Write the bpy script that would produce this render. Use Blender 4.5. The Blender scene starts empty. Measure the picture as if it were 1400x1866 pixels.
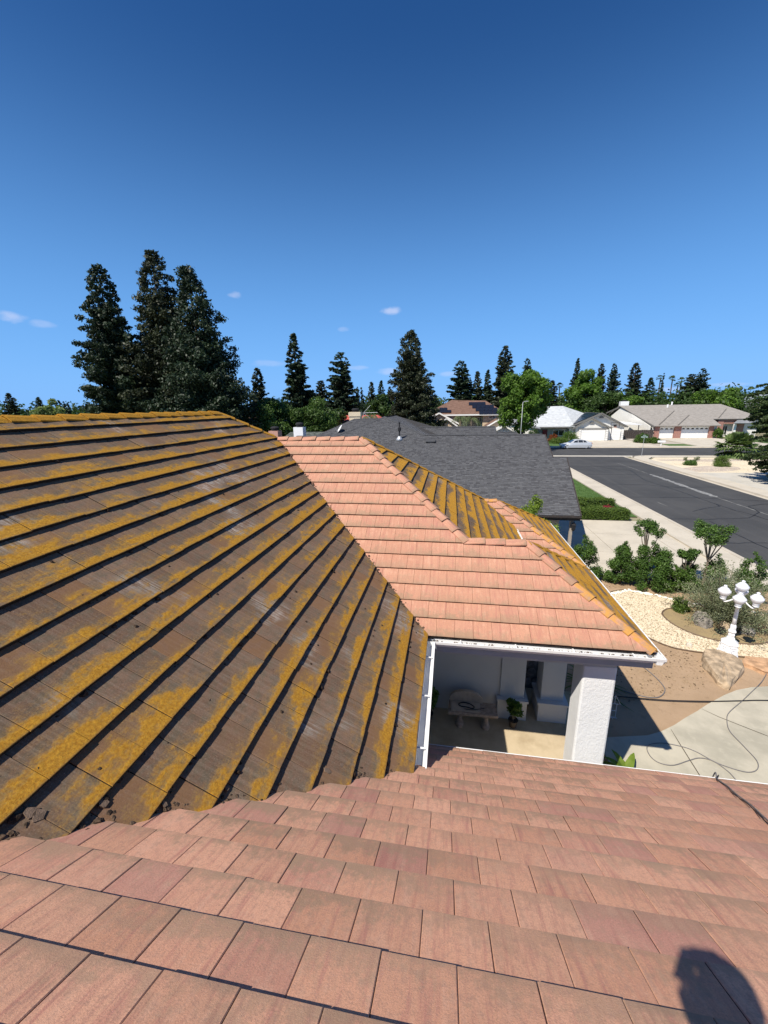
import bpy, math, random
import numpy as np
from mathutils import Vector, Matrix
from math import radians, sin, cos, pi, sqrt

# ------------------------------------------------------------------ camera, sky, sun, exposure
scene = bpy.context.scene
col = scene.collection
cam_data = bpy.data.cameras.new("camera")
cam = bpy.data.objects.new("camera", cam_data)
col.objects.link(cam)
yaw, pitch, roll = -0.166, 0.258, -0.017
_r = Vector((cos(yaw), -sin(yaw), 0)); _f = Vector((sin(yaw), cos(yaw), 0)) * cos(pitch) - Vector((0, 0, 1)) * sin(pitch)
_u = _r.cross(_f)
R_ = cos(roll) * _r + sin(roll) * _u; U_ = -sin(roll) * _r + cos(roll) * _u
CAM = Vector((0, 0, 7.0))
m = Matrix((R_, U_, -_f)).transposed().to_4x4(); m.translation = CAM
cam.matrix_world = m
cam_data.sensor_fit = 'HORIZONTAL'; cam_data.sensor_width = 36; cam_data.lens = 36 * 726.5 / 1400
cam_data.clip_start = 0.02; cam_data.clip_end = 6000
scene.camera = cam

SUN_TRAVEL = Vector((1.35, 1.75, -2.97)).normalized()
sun_el = math.asin(-SUN_TRAVEL.z); sun_rot = math.atan2(-SUN_TRAVEL.x, -SUN_TRAVEL.y)
world = bpy.data.worlds.new("World"); scene.world = world; world.use_nodes = True
wn = world.node_tree; wn.nodes.clear()
w_out = wn.nodes.new('ShaderNodeOutputWorld'); w_bg = wn.nodes.new('ShaderNodeBackground')
sky = wn.nodes.new('ShaderNodeTexSky'); sky.sky_type = 'NISHITA'; sky.sun_disc = False
sky.sun_elevation = sun_el; sky.sun_rotation = sun_rot % (2 * pi)
sky.air_density = 1.0; sky.dust_density = 0.1; sky.ozone_density = 1.6; sky.altitude = 100
w_bg.inputs['Strength'].default_value = 0.064
geo = wn.nodes.new('ShaderNodeTexCoord')
hsv = wn.nodes.new('ShaderNodeHueSaturation'); hsv.inputs['Saturation'].default_value = 1.34; hsv.inputs['Value'].default_value = 1.0
wn.links.new(sky.outputs[0], hsv.inputs['Color'])
# a few thin small clouds low over the horizon
tint = wn.nodes.new('ShaderNodeMix'); tint.data_type = 'RGBA'; tint.blend_type = 'MULTIPLY'; tint.inputs[0].default_value = 1
wn.links.new(hsv.outputs[0], tint.inputs[6]); tint.inputs[7].default_value = (.90, .93, 1.14, 1)
sepz = wn.nodes.new('ShaderNodeSeparateXYZ'); wn.links.new(geo.outputs['Generated'], sepz.inputs[0])
hzr = wn.nodes.new('ShaderNodeMapRange'); hzr.interpolation_type = 'SMOOTHSTEP'; wn.links.new(sepz.outputs[2], hzr.inputs[0]); hzr.inputs[1].default_value = .62; hzr.inputs[2].default_value = -.12; hzr.inputs[3].default_value = 0; hzr.inputs[4].default_value = .95
hmix = wn.nodes.new('ShaderNodeMix'); hmix.data_type = 'RGBA'; wn.links.new(hzr.outputs[0], hmix.inputs[0]); wn.links.new(tint.outputs[2], hmix.inputs[6]); hmix.inputs[7].default_value = (2.2, 5.9, 12.4, 1)
last = hmix.outputs[2]
CLOUDS = [((-0.7526, 0.6387, 0.1601), .022, .010, .42), ((-0.728, 0.6681, 0.1538), .022, .007, .22), ((-0.453, 0.8608, 0.2319), .014, .0075, .38),
          ((-0.1395, 0.9681, 0.2079), .026, .010, .50), ((-0.2449, 0.9542, 0.1717), .014, .006, .20), ((-0.411, 0.9062, 0.0997), .05, .008, .18), ((-0.5056, 0.8584, 0.0868), .04, .006, .14),
          ((-0.2223, 0.9708, 0.0901), .030, .006, .22), ((-0.1437, 0.9863, 0.0804), .034, .008, .32), ((-0.0052, 0.9975, 0.0711), .03, .006, .26), ((0.4371, 0.8991, 0.0231), .05, .005, .30), ((0.5051, 0.8626, 0.0299), .03, .004, .22)]
nz = wn.nodes.new('ShaderNodeTexNoise'); nz.inputs['Scale'].default_value = 38; nz.inputs['Detail'].default_value = 5
mp = wn.nodes.new('ShaderNodeMapping'); mp.inputs['Scale'].default_value = (1, 1, 2.2)
wn.links.new(geo.outputs['Generated'], mp.inputs[0]); wn.links.new(mp.outputs[0], nz.inputs['Vector'])
for (d, wx, wz, amt) in CLOUDS:
    d = Vector(d).normalized(); side = d.cross(Vector((0, 0, 1))).normalized(); upv = side.cross(d).normalized()
    sq = []
    for ax, w_ in ((side, wx), (upv, wz)):
        dt = wn.nodes.new('ShaderNodeVectorMath'); dt.operation = 'DOT_PRODUCT'; wn.links.new(geo.outputs['Generated'], dt.inputs[0]); dt.inputs[1].default_value = ax
        dv = wn.nodes.new('ShaderNodeMath'); dv.operation = 'DIVIDE'; wn.links.new(dt.outputs['Value'], dv.inputs[0]); dv.inputs[1].default_value = w_
        pw = wn.nodes.new('ShaderNodeMath'); pw.operation = 'MULTIPLY'; wn.links.new(dv.outputs[0], pw.inputs[0]); wn.links.new(dv.outputs[0], pw.inputs[1]); sq.append(pw)
    ad = wn.nodes.new('ShaderNodeMath'); wn.links.new(sq[0].outputs[0], ad.inputs[0]); wn.links.new(sq[1].outputs[0], ad.inputs[1])
    n2 = wn.nodes.new('ShaderNodeMath'); n2.operation = 'MULTIPLY_ADD'; wn.links.new(nz.outputs[0], n2.inputs[0]); n2.inputs[1].default_value = 2.2; wn.links.new(ad.outputs[0], n2.inputs[2])
    mr = wn.nodes.new('ShaderNodeMapRange'); mr.interpolation_type = 'SMOOTHSTEP'; wn.links.new(n2.outputs[0], mr.inputs[0])
    mr.inputs[1].default_value = 2.3; mr.inputs[2].default_value = 0.9; mr.inputs[3].default_value = 0; mr.inputs[4].default_value = amt
    fr = wn.nodes.new('ShaderNodeVectorMath'); fr.operation = 'DOT_PRODUCT'; wn.links.new(geo.outputs['Generated'], fr.inputs[0]); fr.inputs[1].default_value = d
    gt = wn.nodes.new('ShaderNodeMath'); gt.operation = 'GREATER_THAN'; wn.links.new(fr.outputs['Value'], gt.inputs[0]); gt.inputs[1].default_value = 0
    mu = wn.nodes.new('ShaderNodeMath'); mu.operation = 'MULTIPLY'; wn.links.new(mr.outputs[0], mu.inputs[0]); wn.links.new(gt.outputs[0], mu.inputs[1])
    mx = wn.nodes.new('ShaderNodeMix'); mx.data_type = 'RGBA'; wn.links.new(mu.outputs[0], mx.inputs[0]); wn.links.new(last, mx.inputs[6]); mx.inputs[7].default_value = (9., 9.3, 11.6, 1)
    last = mx.outputs[2]
wn.links.new(last, w_bg.inputs[0]); wn.links.new(w_bg.outputs[0], w_out.inputs[0])

sd = bpy.data.lights.new("sun", 'SUN'); sd.energy = 4.7; sd.angle = radians(0.53); sd.color = (1.0, 0.935, 0.83)
sun = bpy.data.objects.new("sun", sd); col.objects.link(sun); sun.rotation_euler = SUN_TRAVEL.to_track_quat('-Z', 'Y').to_euler(); sun.location = (-20, -25, 45)
scene.view_settings.view_transform = 'Standard'; scene.view_settings.look = 'None'; scene.view_settings.exposure = 0.44; scene.view_settings.gamma = 1.0
scene.view_settings.use_curve_mapping = False
scene.render.engine = 'CYCLES'
try:
    scene.cycles.max_bounces = 6; scene.cycles.transparent_max_bounces = 8; scene.cycles.use_denoising = True
except Exception: pass

rng = random.Random(7)
# ------------------------------------------------------------------ material helpers
class NT:
    def __init__(s, name):
        s.m = bpy.data.materials.new(name); s.m.use_nodes = True; s.t = s.m.node_tree; s.n = s.t.nodes; s.l = s.t.links
        s.b = s.n['Principled BSDF']; s.b.inputs['Roughness'].default_value = .85; s.b.inputs['Specular IOR Level'].default_value = .25
    def new(s, k, **kw):
        x = s.n.new(k)
        for a, b in kw.items(): setattr(x, a, b)
        return x
    def put(s, sock, v):
        if hasattr(v, 'links') and hasattr(v, 'node'): s.l.new(v, sock)
        else:
            if sock.type == 'RGBA' and not hasattr(v, '__len__'): v = (v, v, v, 1)
            if sock.type == 'RGBA' and len(v) == 3: v = (*v, 1)
            sock.default_value = v
    def math(s, op, a, b=0.0, c=0.0):
        x = s.new('ShaderNodeMath', operation=op); s.put(x.inputs[0], a); s.put(x.inputs[1], b); s.put(x.inputs[2], c); return x.outputs[0]
    def vmath(s, op, a, b):
        x = s.new('ShaderNodeVectorMath', operation=op); s.put(x.inputs[0], a); s.put(x.inputs[1], b); return x.outputs[0]
    def mix(s, f, a, b, mode='MIX'):
        x = s.new('ShaderNodeMix', data_type='RGBA', blend_type=mode); s.put(x.inputs[0], f); s.put(x.inputs[6], a); s.put(x.inputs[7], b); return x.outputs[2]
    def noise(s, vec, scale, detail=4, rough=.55, out=0):
        x = s.new('ShaderNodeTexNoise'); s.put(x.inputs['Vector'], vec); x.inputs['Scale'].default_value = scale; x.inputs['Detail'].default_value = detail; x.inputs['Roughness'].default_value = rough
        return x.outputs[out]
    def mul(s, vec, v): return s.vmath('MULTIPLY', vec, v)
    def rr(s, v, a, b, c=0.0, d=1.0, smooth=True):
        x = s.new('ShaderNodeMapRange'); x.interpolation_type = 'SMOOTHSTEP' if smooth else 'LINEAR'
        s.put(x.inputs[0], v); x.inputs[1].default_value = a; x.inputs[2].default_value = b; x.inputs[3].default_value = c; x.inputs[4].default_value = d; return x.outputs[0]
    def pos(s): return s.new('ShaderNodeNewGeometry').outputs['Position']
    def island(s): return s.new('ShaderNodeNewGeometry').outputs['Random Per Island']
    def rnd(s):
        oi = s.new('ShaderNodeObjectInfo').outputs['Random']; at = s.new('ShaderNodeAttribute', attribute_name='rnd').outputs['Fac']
        return s.math('FRACT', s.math('ADD', oi, at))
    def uv(s, name): return s.new('ShaderNodeUVMap', uv_map=name).outputs[0]
    def sep(s, v):
        x = s.new('ShaderNodeSeparateXYZ'); s.put(x.inputs[0], v); return x.outputs
    def comb(s, a, b, c=0.0):
        x = s.new('ShaderNodeCombineXYZ'); s.put(x.inputs[0], a); s.put(x.inputs[1], b); s.put(x.inputs[2], c); return x.outputs[0]
    def base(s, c): s.put(s.b.inputs['Base Color'], c)
    def bump(s, h, strength=.3, dist=.01):
        x = s.new('ShaderNodeBump'); x.inputs['Strength'].default_value = strength; x.inputs['Distance'].default_value = dist; s.put(x.inputs['Height'], h); s.l.new(x.outputs[0], s.b.inputs['Normal'])

MC = {}
def plain(name, c, rough=.7, metal=0, var=.12, scale=6, bump=0, spec=.3):
    if name in MC: return MC[name]
    n = NT(name); c = tuple(c)
    v = n.noise(n.pos(), scale, 5)
    f = n.rr(v, .3, .7, 1 - var, 1 + var)
    n.base(n.mix(1.0, c, n.comb(f, f, f), 'MULTIPLY'))
    n.b.inputs['Roughness'].default_value = rough; n.b.inputs['Metallic'].default_value = metal; n.b.inputs['Specular IOR Level'].default_value = spec
    if bump: n.bump(n.noise(n.pos(), scale * 6, 4), bump, .01)
    MC[name] = n.m; return n.m

def foliage(name, dark, light, trans=.25, scale=.8):
    if name in MC: return MC[name]
    n = NT(name)
    f = n.math('ADD', n.math('MULTIPLY', n.rr(n.noise(n.pos(), scale, 3), .35, .65), .5), n.math('MULTIPLY', n.island(), .5))
    c = n.mix(f, dark, light); n.base(c)
    n.b.inputs['Roughness'].default_value = .55; n.b.inputs['Specular IOR Level'].default_value = .3
    tr = n.new('ShaderNodeBsdfTranslucent'); n.l.new(n.mix(1.0, c, (1.3, 1.5, .7), 'MULTIPLY'), tr.inputs[0])
    ms = n.new('ShaderNodeMixShader'); ms.inputs[0].default_value = trans
    n.l.new(n.b.outputs[0], ms.inputs[1]); n.l.new(tr.outputs[0], ms.inputs[2]); n.l.new(ms.outputs[0], n.n['Material Output'].inputs[0])
    MC[name] = n.m; return n.m

def tile_pink_mat(name='pink_tile', orange=0.0, tan=0.0):
    n = NT(name); uv = n.uv('st'); R = n.rnd(); s = n.sep(uv); cell = n.sep(n.uv('cell'))
    off = n.math('MULTIPLY', R, 91.0)
    P = n.comb(n.math('ADD', s[0], off), n.math('ADD', s[1], n.math('MULTIPLY', R, 37.0)), 0.0)
    streak = n.noise(n.mul(P, (22, 1.6, 1)), 1.0, 5, .6)
    streak2 = n.noise(n.mul(P, (55, 5, 1)), 1.0, 3, .6)
    grain = n.noise(P, 110, 5, .78)
    mott = n.noise(P, 7, 5, .68)
    big = n.noise(n.pos(), .55, 4, .55)
    hue = n.math('FRACT', n.math('MULTIPLY', R, 7.31))
    c = n.mix(R, (.57, .275, .165) if tan else (.475, .235, .152), (.69, .365, .235) if tan else (.51, .262, .170))  # tan copy: base made paler because that slope gets less sun
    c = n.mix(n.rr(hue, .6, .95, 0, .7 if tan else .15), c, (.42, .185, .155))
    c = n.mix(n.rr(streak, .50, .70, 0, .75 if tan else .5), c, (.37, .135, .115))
    c = n.mix(n.rr(streak2, .5, .72, 0, .35), c, (.34, .15, .12))
    c = n.mix(n.rr(n.math('ADD', streak, mott), .78, 1.0, .45, 0), c, (.62, .36, .25))
    # grey green weathering towards the head of each tile
    edge = n.math('ADD', cell[1], n.math('MULTIPLY', n.math('SUBTRACT', mott, .5), 2.2))
    edge = n.math('ADD', edge, n.math('MULTIPLY', n.math('SUBTRACT', n.noise(n.mul(P, (1.6, .8, 1)), 22, 6, .78), .5), 1.4))
    edge = n.math('ADD', edge, n.math('MULTIPLY', n.math('SUBTRACT', grain, .5), .7))
    edge = n.math('ADD', edge, n.math('MULTIPLY', n.math('SUBTRACT', n.math('FRACT', n.math('MULTIPLY', R, 5.13)), .5), .30))
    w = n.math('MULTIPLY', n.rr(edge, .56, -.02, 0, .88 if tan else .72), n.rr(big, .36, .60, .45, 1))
    c = n.mix(w, c, (.27, .185, .115))
    c = n.mix(n.math('MULTIPLY', n.rr(grain, .47, .66, 0, .65), n.rr(mott, .3, .65, .4, 1)), c, (.21, .14, .095))
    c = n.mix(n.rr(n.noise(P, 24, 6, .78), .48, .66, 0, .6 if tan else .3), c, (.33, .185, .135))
    c = n.mix(n.rr(grain, .46, .26, 0, .45), c, (.74, .50, .38))
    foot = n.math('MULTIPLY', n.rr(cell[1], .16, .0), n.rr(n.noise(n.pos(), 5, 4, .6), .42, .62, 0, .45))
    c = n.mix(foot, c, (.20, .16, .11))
    if orange:
        c = n.mix(n.math('MULTIPLY', n.rr(mott, .35, .6), orange), c, (.52, .26, .03))
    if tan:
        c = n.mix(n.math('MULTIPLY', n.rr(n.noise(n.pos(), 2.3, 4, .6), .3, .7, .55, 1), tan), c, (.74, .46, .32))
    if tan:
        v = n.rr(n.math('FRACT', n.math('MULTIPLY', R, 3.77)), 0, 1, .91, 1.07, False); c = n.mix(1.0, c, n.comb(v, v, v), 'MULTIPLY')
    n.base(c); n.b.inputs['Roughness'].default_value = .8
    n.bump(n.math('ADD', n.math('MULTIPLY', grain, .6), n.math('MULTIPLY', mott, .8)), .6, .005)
    return n.m
def tile_moss_mat(name='mossy_tile', lich=.5, gold=1.0):
    n = NT(name); uv = n.uv('st'); R = n.rnd(); s = n.sep(uv); cell = n.sep(n.uv('cell'))
    off = n.math('MULTIPLY', R, 91.0)
    P = n.comb(n.math('ADD', s[0], off), n.math('ADD', s[1], n.math('MULTIPLY', R, 37.0)), 0.0)
    W = n.pos()
    WS = n.mul(W, (1, .32, 1)); grain = n.noise(W, 85, 6, .8); mott = n.noise(n.mul(W, (1, .6, 1)), 14, 5, .65); big = n.noise(W, .9, 3, .5); mid = n.noise(WS, 3.6, 4, .6)
    streak = n.noise(n.mul(P, (34, 2.2, 1)), 1.0, 4, .6)
    c = n.mix(R, (.138, .083, .054), (.190, .118, .078))
    c = n.mix(n.rr(mott, .4, .7, 0, .6), c, (.10, .095, .065))
    c = n.mix(n.rr(grain, .52, .72, 0, .75), c, (.34, .25, .20))
    c = n.mix(n.rr(grain, .47, .30, 0, .8), c, (.05, .036, .028))
    c = n.mix(n.rr(streak, .42, .7, .0, .20), c, (.30, .24, .19))
    c = n.mix(n.rr(streak, .5, .3, .0, .20), c, (.075, .052, .038))
    # rusty tiles
    rust = n.math('MULTIPLY', n.rr(n.math('FRACT', n.math('MULTIPLY', R, 5.7)), .72, .9), n.rr(mott, .3, .6, .2, .6))
    c = n.mix(rust, c, (.22, .11, .05))
    # white bloom drawn down the slope in a few patches
    wpatch = n.math('MULTIPLY', n.rr(n.noise(W, 1.15, 2, .5), .57, .70), n.rr(n.math('ADD', n.math('MULTIPLY', streak, .6), n.math('MULTIPLY', mott, .4)), .40, .66))
    c = n.mix(n.math('MULTIPLY', wpatch, .62), c, (.48, .44, .40))
    # lichen band at the lower edge
    e = n.math('ADD', cell[1], n.math('MULTIPLY', n.math('SUBTRACT', mott, .5), 1.15))
    e = n.math('ADD', e, n.math('MULTIPLY', n.math('SUBTRACT', mid, .5), -1.7))
    e = n.math('ADD', e, n.math('MULTIPLY', n.math('SUBTRACT', grain, .5), .5))
    e = n.math('ADD', e, n.math('MULTIPLY', n.math('SUBTRACT', big, .5), -1.1))
    L = n.rr(e, lich + .26, lich - .10)
    L = n.math('MULTIPLY', L, n.rr(cell[1], -.02, .05, .35, 1))
    tone = n.noise(W, 45, 3, .6)
    lc = n.mix(n.rr(tone, .35, .7), tuple(x * gold for x in (.34, .145, .010)), tuple(x * gold for x in (.56, .275, .022)))
    lc = n.mix(n.rr(grain, .52, .34, 0, .75), lc, (.20, .115, .02))
    c = n.mix(n.math('MULTIPLY', L, .93), c, lc)
    L2 = n.math('MULTIPLY', n.rr(e, lich + .55, lich + .05), n.rr(grain, .44, .58))
    c = n.mix(n.math('MULTIPLY', L2, .62), c, (.30, .19, .035))
    n.base(c); n.b.inputs['Roughness'].default_value = .92; n.b.inputs['Specular IOR Level'].default_value = .12
    n.bump(n.math('ADD', n.math('MULTIPLY', grain, .7), n.math('MULTIPLY', n.math('MULTIPLY', L, tone), .9)), .55, .008)
    return n.m
def ground_mat(name, c1, c2, c3, scale=1.5, fine=60, bump=.4, spot=0):
    n = NT(name); W = n.pos(); a = n.noise(W, scale, 6, .6); b = n.noise(W, fine, 4, .7); g = n.noise(W, scale * 5, 4, .6)
    c = n.mix(n.rr(a, .35, .65), c1, c2); c = n.mix(n.rr(b, .55, .75, 0, .6), c, c3); c = n.mix(n.rr(g, .55, .75, 0, .5), c, tuple(x * .72 for x in c1))
    if spot: c = n.mix(n.rr(n.noise(W, 9, 5, .7), .62, .72, 0, spot), c, (.12, .10, .05))
    n.base(c); n.b.inputs['Roughness'].default_value = .95; n.bump(b, bump, .02); return n.m
M_PINK = tile_pink_mat(); M_TAN_SUNLIFT = tile_pink_mat('tan_sunlift_pink_tile', 0, .16); M_PINKCAP = tile_pink_mat('pink_cap', .0); M_ORCAP = tile_pink_mat('orange_cap', .75)  # near-slope copy of the pink: tan wear, colour also lightened against weak sun
M_MOSS = tile_moss_mat('mossy_tile', .11); M_MOSSY2 = tile_moss_mat('mossier_tile', .46, 1.5); M_MOSSCAP = tile_moss_mat('mossy_cap', .98, 1.15)
M_WHITE = plain('white_paint', (.80, .80, .80), .35, var=.03, spec=.5)
M_GUTTER = ground_mat('gutter_white', (.76, .76, .75), (.80, .80, .79), (.62, .60, .56), 2.5, 30, .02)
M_DECK = plain('roof_underlay', (.05, .045, .04), .95)
M_MOSSLUMP = plain('moss_lump', (.045, .030, .020), 1.0, var=.6, scale=40, bump=.6)
M_FASCIA = plain('fascia_grey', (.36, .39, .43), .6, var=.05)
M_DARK = plain('dark_void', (.02, .02, .022), .8)

def stucco_mat(name, c, bump=.9, scale=34):
    n = NT(name); W = n.pos(); k = n.noise(W, scale, 3, .6); k2 = n.noise(n.mul(W, (1, 1, .7)), scale * .35, 4, .6)
    ridge = n.math('ABSOLUTE', n.math('SUBTRACT', k2, .5))
    h = n.math('ADD', n.rr(ridge, .0, .12), n.math('MULTIPLY', k, .5))
    n.base(n.mix(n.rr(n.noise(W, 1.5, 4), .3, .7), tuple(c), tuple(x * .93 for x in c))); n.b.inputs['Roughness'].default_value = .8
    n.bump(h, bump, .012); return n.m
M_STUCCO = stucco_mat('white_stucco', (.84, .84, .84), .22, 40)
M_STUCCO_SHADE = stucco_mat('shaded_smooth_stucco', (.53, .545, .55), .15, 60)  # stucco colour darkened to carry the shade under the porch roof

# ------------------------------------------------------------------ mesh helpers
class MB:
    def __init__(s): s.v = []; s.f = []; s.m = []; s.uv = {'st': [], 'cell': []}; s.r = []; s.useuv = False
    def add(s, vs, fs, mi=0, uv=None, rnd=0.0):
        b = len(s.v); s.v += [tuple(x) for x in vs]
        for i, f in enumerate(fs):
            s.f.append([b + k for k in f]); s.m.append(mi); s.r.append(rnd)
            if uv is not None:
                s.useuv = True
                for k in f: s.uv['st'].append(uv[k][0]); s.uv['cell'].append(uv[k][1])
            else:
                for k in f: s.uv['st'].append((0, 0)); s.uv['cell'].append((0, 0))
    def box(s, lo, hi, mi=0, M=None):
        x0, y0, z0 = lo; x1, y1, z1 = hi
        vs = [(x0, y0, z0), (x1, y0, z0), (x1, y1, z0), (x0, y1, z0), (x0, y0, z1), (x1, y0, z1), (x1, y1, z1), (x0, y1, z1)]
        if M is not None: vs = [M @ Vector(v) for v in vs]
        s.add(vs, [(0, 3, 2, 1), (4, 5, 6, 7), (0, 1, 5, 4), (1, 2, 6, 5), (2, 3, 7, 6), (3, 0, 4, 7)], mi)
    def slab(s, poly, th, mi=0, d=None):
        p = [Vector(q) for q in poly]
        n = sum(((p[i].cross(p[(i + 1) % len(p)])) for i in range(len(p))), Vector())
        n.normalize()
        if n.z < -1e-6: p = p[::-1]; n = -n
        if d is not None: n = Vector(d)
        k = len(p); vs = p + [q - n * th for q in p]
        s.add(vs, [tuple(range(k)), tuple(range(2 * k - 1, k - 1, -1))] + [(i, k + i, k + (i + 1) % k, (i + 1) % k) for i in range(k)], mi)
    def tube(s, pts, rad, n=6, mi=0, cap=True):
        pts = [Vector(p) for p in pts]; rads = rad if hasattr(rad, '__len__') else [rad] * len(pts)
        rings = []; prev = None
        for i, p in enumerate(pts):
            t = (pts[min(i + 1, len(pts) - 1)] - pts[max(i - 1, 0)]).normalized()
            a = prev if prev is not None else (Vector((0, 0, 1)) if abs(t.z) < .9 else Vector((1, 0, 0)))
            a = (a - t * a.dot(t)).normalized(); prev = a; b = t.cross(a)
            rings.append([p + (a * cos(2 * pi * k / n) + b * sin(2 * pi * k / n)) * rads[i] for k in range(n)])
        vs = [q for r in rings for q in r]; fs = []
        for i in range(len(pts) - 1):
            for k in range(n): fs.append((i * n + k, i * n + (k + 1) % n, (i + 1) * n + (k + 1) % n, (i + 1) * n + k))
        if cap: fs.append(tuple(range(n))[::-1]); fs.append(tuple((len(pts) - 1) * n + k for k in range(n)))
        s.add(vs, fs, mi)
    def lathe(s, prof, n=16, c=(0, 0, 0), mi=0, sx=1, sy=1):
        vs = []; fs = []
        for (r, z) in prof:
            for k in range(n): vs.append((c[0] + sx * r * cos(2 * pi * k / n), c[1] + sy * r * sin(2 * pi * k / n), c[2] + z))
        for i in range(len(prof) - 1):
            for k in range(n): fs.append((i * n + k, i * n + (k + 1) % n, (i + 1) * n + (k + 1) % n, (i + 1) * n + k))
        fs.append(tuple(range(n))[::-1]); fs.append(tuple((len(prof) - 1) * n + k for k in range(n)))
        s.add(vs, fs, mi)
    def mesh(s, name, mats, origin=(0, 0, 0), smooth=False):
        me = bpy.data.meshes.new(name); o = Vector(origin)
        me.from_pydata([(v[0] - o.x, v[1] - o.y, v[2] - o.z) for v in s.v], [], s.f)
        for mt in (mats if isinstance(mats, (list, tuple)) else [mats]): me.materials.append(mt)
        me.polygons.foreach_set('material_index', s.m)
        if s.useuv:
            for nm in ('st', 'cell'):
                l = me.uv_layers.new(name=nm); l.data.foreach_set('uv', [c for q in s.uv[nm] for c in q])
        if any(s.r):
            a = me.attributes.new('rnd', 'FLOAT', 'FACE'); a.data.foreach_set('value', s.r)
        if smooth: me.polygons.foreach_set('use_smooth', [True] * len(s.f))
        me.update(); return me
    def build(s, name, mats, parent=None, smooth=False, origin=None, bevel=0):
        po = wloc(parent)
        o = Vector(origin) if origin is not None else po
        ob = bpy.data.objects.new(name, s.mesh(name, mats, o, smooth)); col.objects.link(ob)
        if parent is not None: ob.parent = parent
        ob.location = o - po
        if bevel:
            b = ob.modifiers.new('bevel', 'BEVEL'); b.width = bevel; b.segments = 2; b.limit_method = 'ANGLE'
        return ob
def wloc(o):
    v = Vector()
    while o is not None: v = v + o.location; o = o.parent
    return v
def tag(o, label=None, cat=None, group=None, kind=None):
    if label: o['label'] = label
    if cat: o['category'] = cat
    if group: o['group'] = group
    if kind: o['kind'] = kind
    return o
def thing(name, label, cat, loc=(0, 0, 0), group=None):
    o = bpy.data.objects.new(name, None); col.objects.link(o); o.location = loc; o.empty_display_size = .2
    return tag(o, label, cat, group)
def np_mesh(name, verts, quads, mat, k=4, smooth=False):
    me = bpy.data.meshes.new(name); nv = len(verts); nf = len(quads)
    me.vertices.add(nv); me.vertices.foreach_set('co', np.asarray(verts, np.float32).ravel())
    me.loops.add(nf * k); me.loops.foreach_set('vertex_index', np.asarray(quads, np.int32).ravel())
    me.polygons.add(nf); me.polygons.foreach_set('loop_start', np.arange(nf, dtype=np.int32) * k)
    me.materials.append(mat); me.update(calc_edges=True)
    if smooth: me.polygons.foreach_set('use_smooth', [True] * nf)
    return me
def place(name, me, loc=(0, 0, 0), parent=None, scale=(1, 1, 1), rz=0):
    o = bpy.data.objects.new(name, me); col.objects.link(o); o.parent = parent; o.location = loc; o.scale = scale; o.rotation_euler = (0, 0, rz); return o

# polygon clipping in 2D
def clip(subj, poly):
    out = subj; n = len(poly)
    area = sum(poly[i][0] * poly[(i + 1) % n][1] - poly[(i + 1) % n][0] * poly[i][1] for i in range(n))
    pl = poly if area > 0 else poly[::-1]
    for i in range(n):
        a = pl[i]; b = pl[(i + 1) % n]; inp = out; out = []
        if not inp: return []
        side = lambda p: (b[0] - a[0]) * (p[1] - a[1]) - (b[1] - a[1]) * (p[0] - a[0])
        for j in range(len(inp)):
            p = inp[j]; q = inp[(j + 1) % len(inp)]; sp = side(p); sq_ = side(q)
            if sp >= 0: out.append(p)
            if sp * sq_ < 0:
                t = sp / (sp - sq_); out.append((p[0] + (q[0] - p[0]) * t, p[1] + (q[1] - p[1]) * t))
    return out
def parea(p): return abs(sum(p[i][0] * p[(i + 1) % len(p)][1] - p[(i + 1) % len(p)][0] * p[i][1] for i in range(len(p)))) / 2

# ------------------------------------------------------------------ ground and streets
def sheet(name, poly, z, mat, kind='structure', label=None, cat=None):
    b = MB(); b.add([(x, y, z) for x, y in poly], [tuple(range(len(poly)))]); o = b.build(name, mat)
    return tag(o, label, cat, None, kind)
M_DIRT = ground_mat('dirt', (.34, .235, .145), (.40, .28, .18), (.22, .15, .09), .9, 70, .5, .35)
M_EARTH = ground_mat('far_ground', (.20, .19, .11), (.30, .27, .18), (.12, .13, .06), .03, 1.5, .1)
def concrete_mat(name, c, stain=(.28, .25, .19), amt=.5, warm=0):
    n = NT(name); W = n.pos(); a = n.noise(W, .7, 6, .62); b = n.noise(W, 90, 3, .7); g = n.noise(W, 5, 5, .65)
    k = n.mix(n.rr(a, .4, .65, 0, amt), c, stain); k = n.mix(n.rr(g, .5, .75, 0, .35), k, tuple(min(1, x * 1.18) for x in c)); k = n.mix(n.rr(b, .55, .8, 0, .3), k, tuple(x * .6 for x in c))
    n.base(k); n.b.inputs['Roughness'].default_value = .9; n.bump(b, .2, .006); return n.m
M_CONC = concrete_mat('concrete_path', (.47, .43, .34), (.30, .28, .22), .7)
M_CONC2 = concrete_mat('concrete_drive', (.52, .47, .385), (.42, .38, .31), .6)
M_PORCH = concrete_mat('porch_floor', (.52, .42, .28), (.33, .25, .15), .9)
M_KERB = concrete_mat('kerb_concrete', (.50, .45, .37), (.36, .32, .26), .5)
def asphalt():
    n = NT('asphalt'); W = n.pos(); a = n.noise(W, .25, 5, .6); b = n.noise(W, 45, 3, .8); st = n.noise(n.mul(W, (1.2, .08, 1)), 1, 4, .6)
    c = n.mix(n.rr(a, .35, .65), (.050, .051, .053), (.066, .066, .067)); c = n.mix(n.rr(st, .5, .7, 0, .5), c, (.080, .079, .077)); c = n.mix(n.rr(b, .5, .8, 0, .5), c, (.11, .108, .105))
    n.base(c); n.b.inputs['Roughness'].default_value = .9; n.bump(b, .3, .01); return n.m
M_ASPH = asphalt()
tag(sheet('ground', [(-2500, -600), (2500, -600), (2500, 3500), (-2500, 3500)], -.02, M_EARTH), kind='structure')
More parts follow.
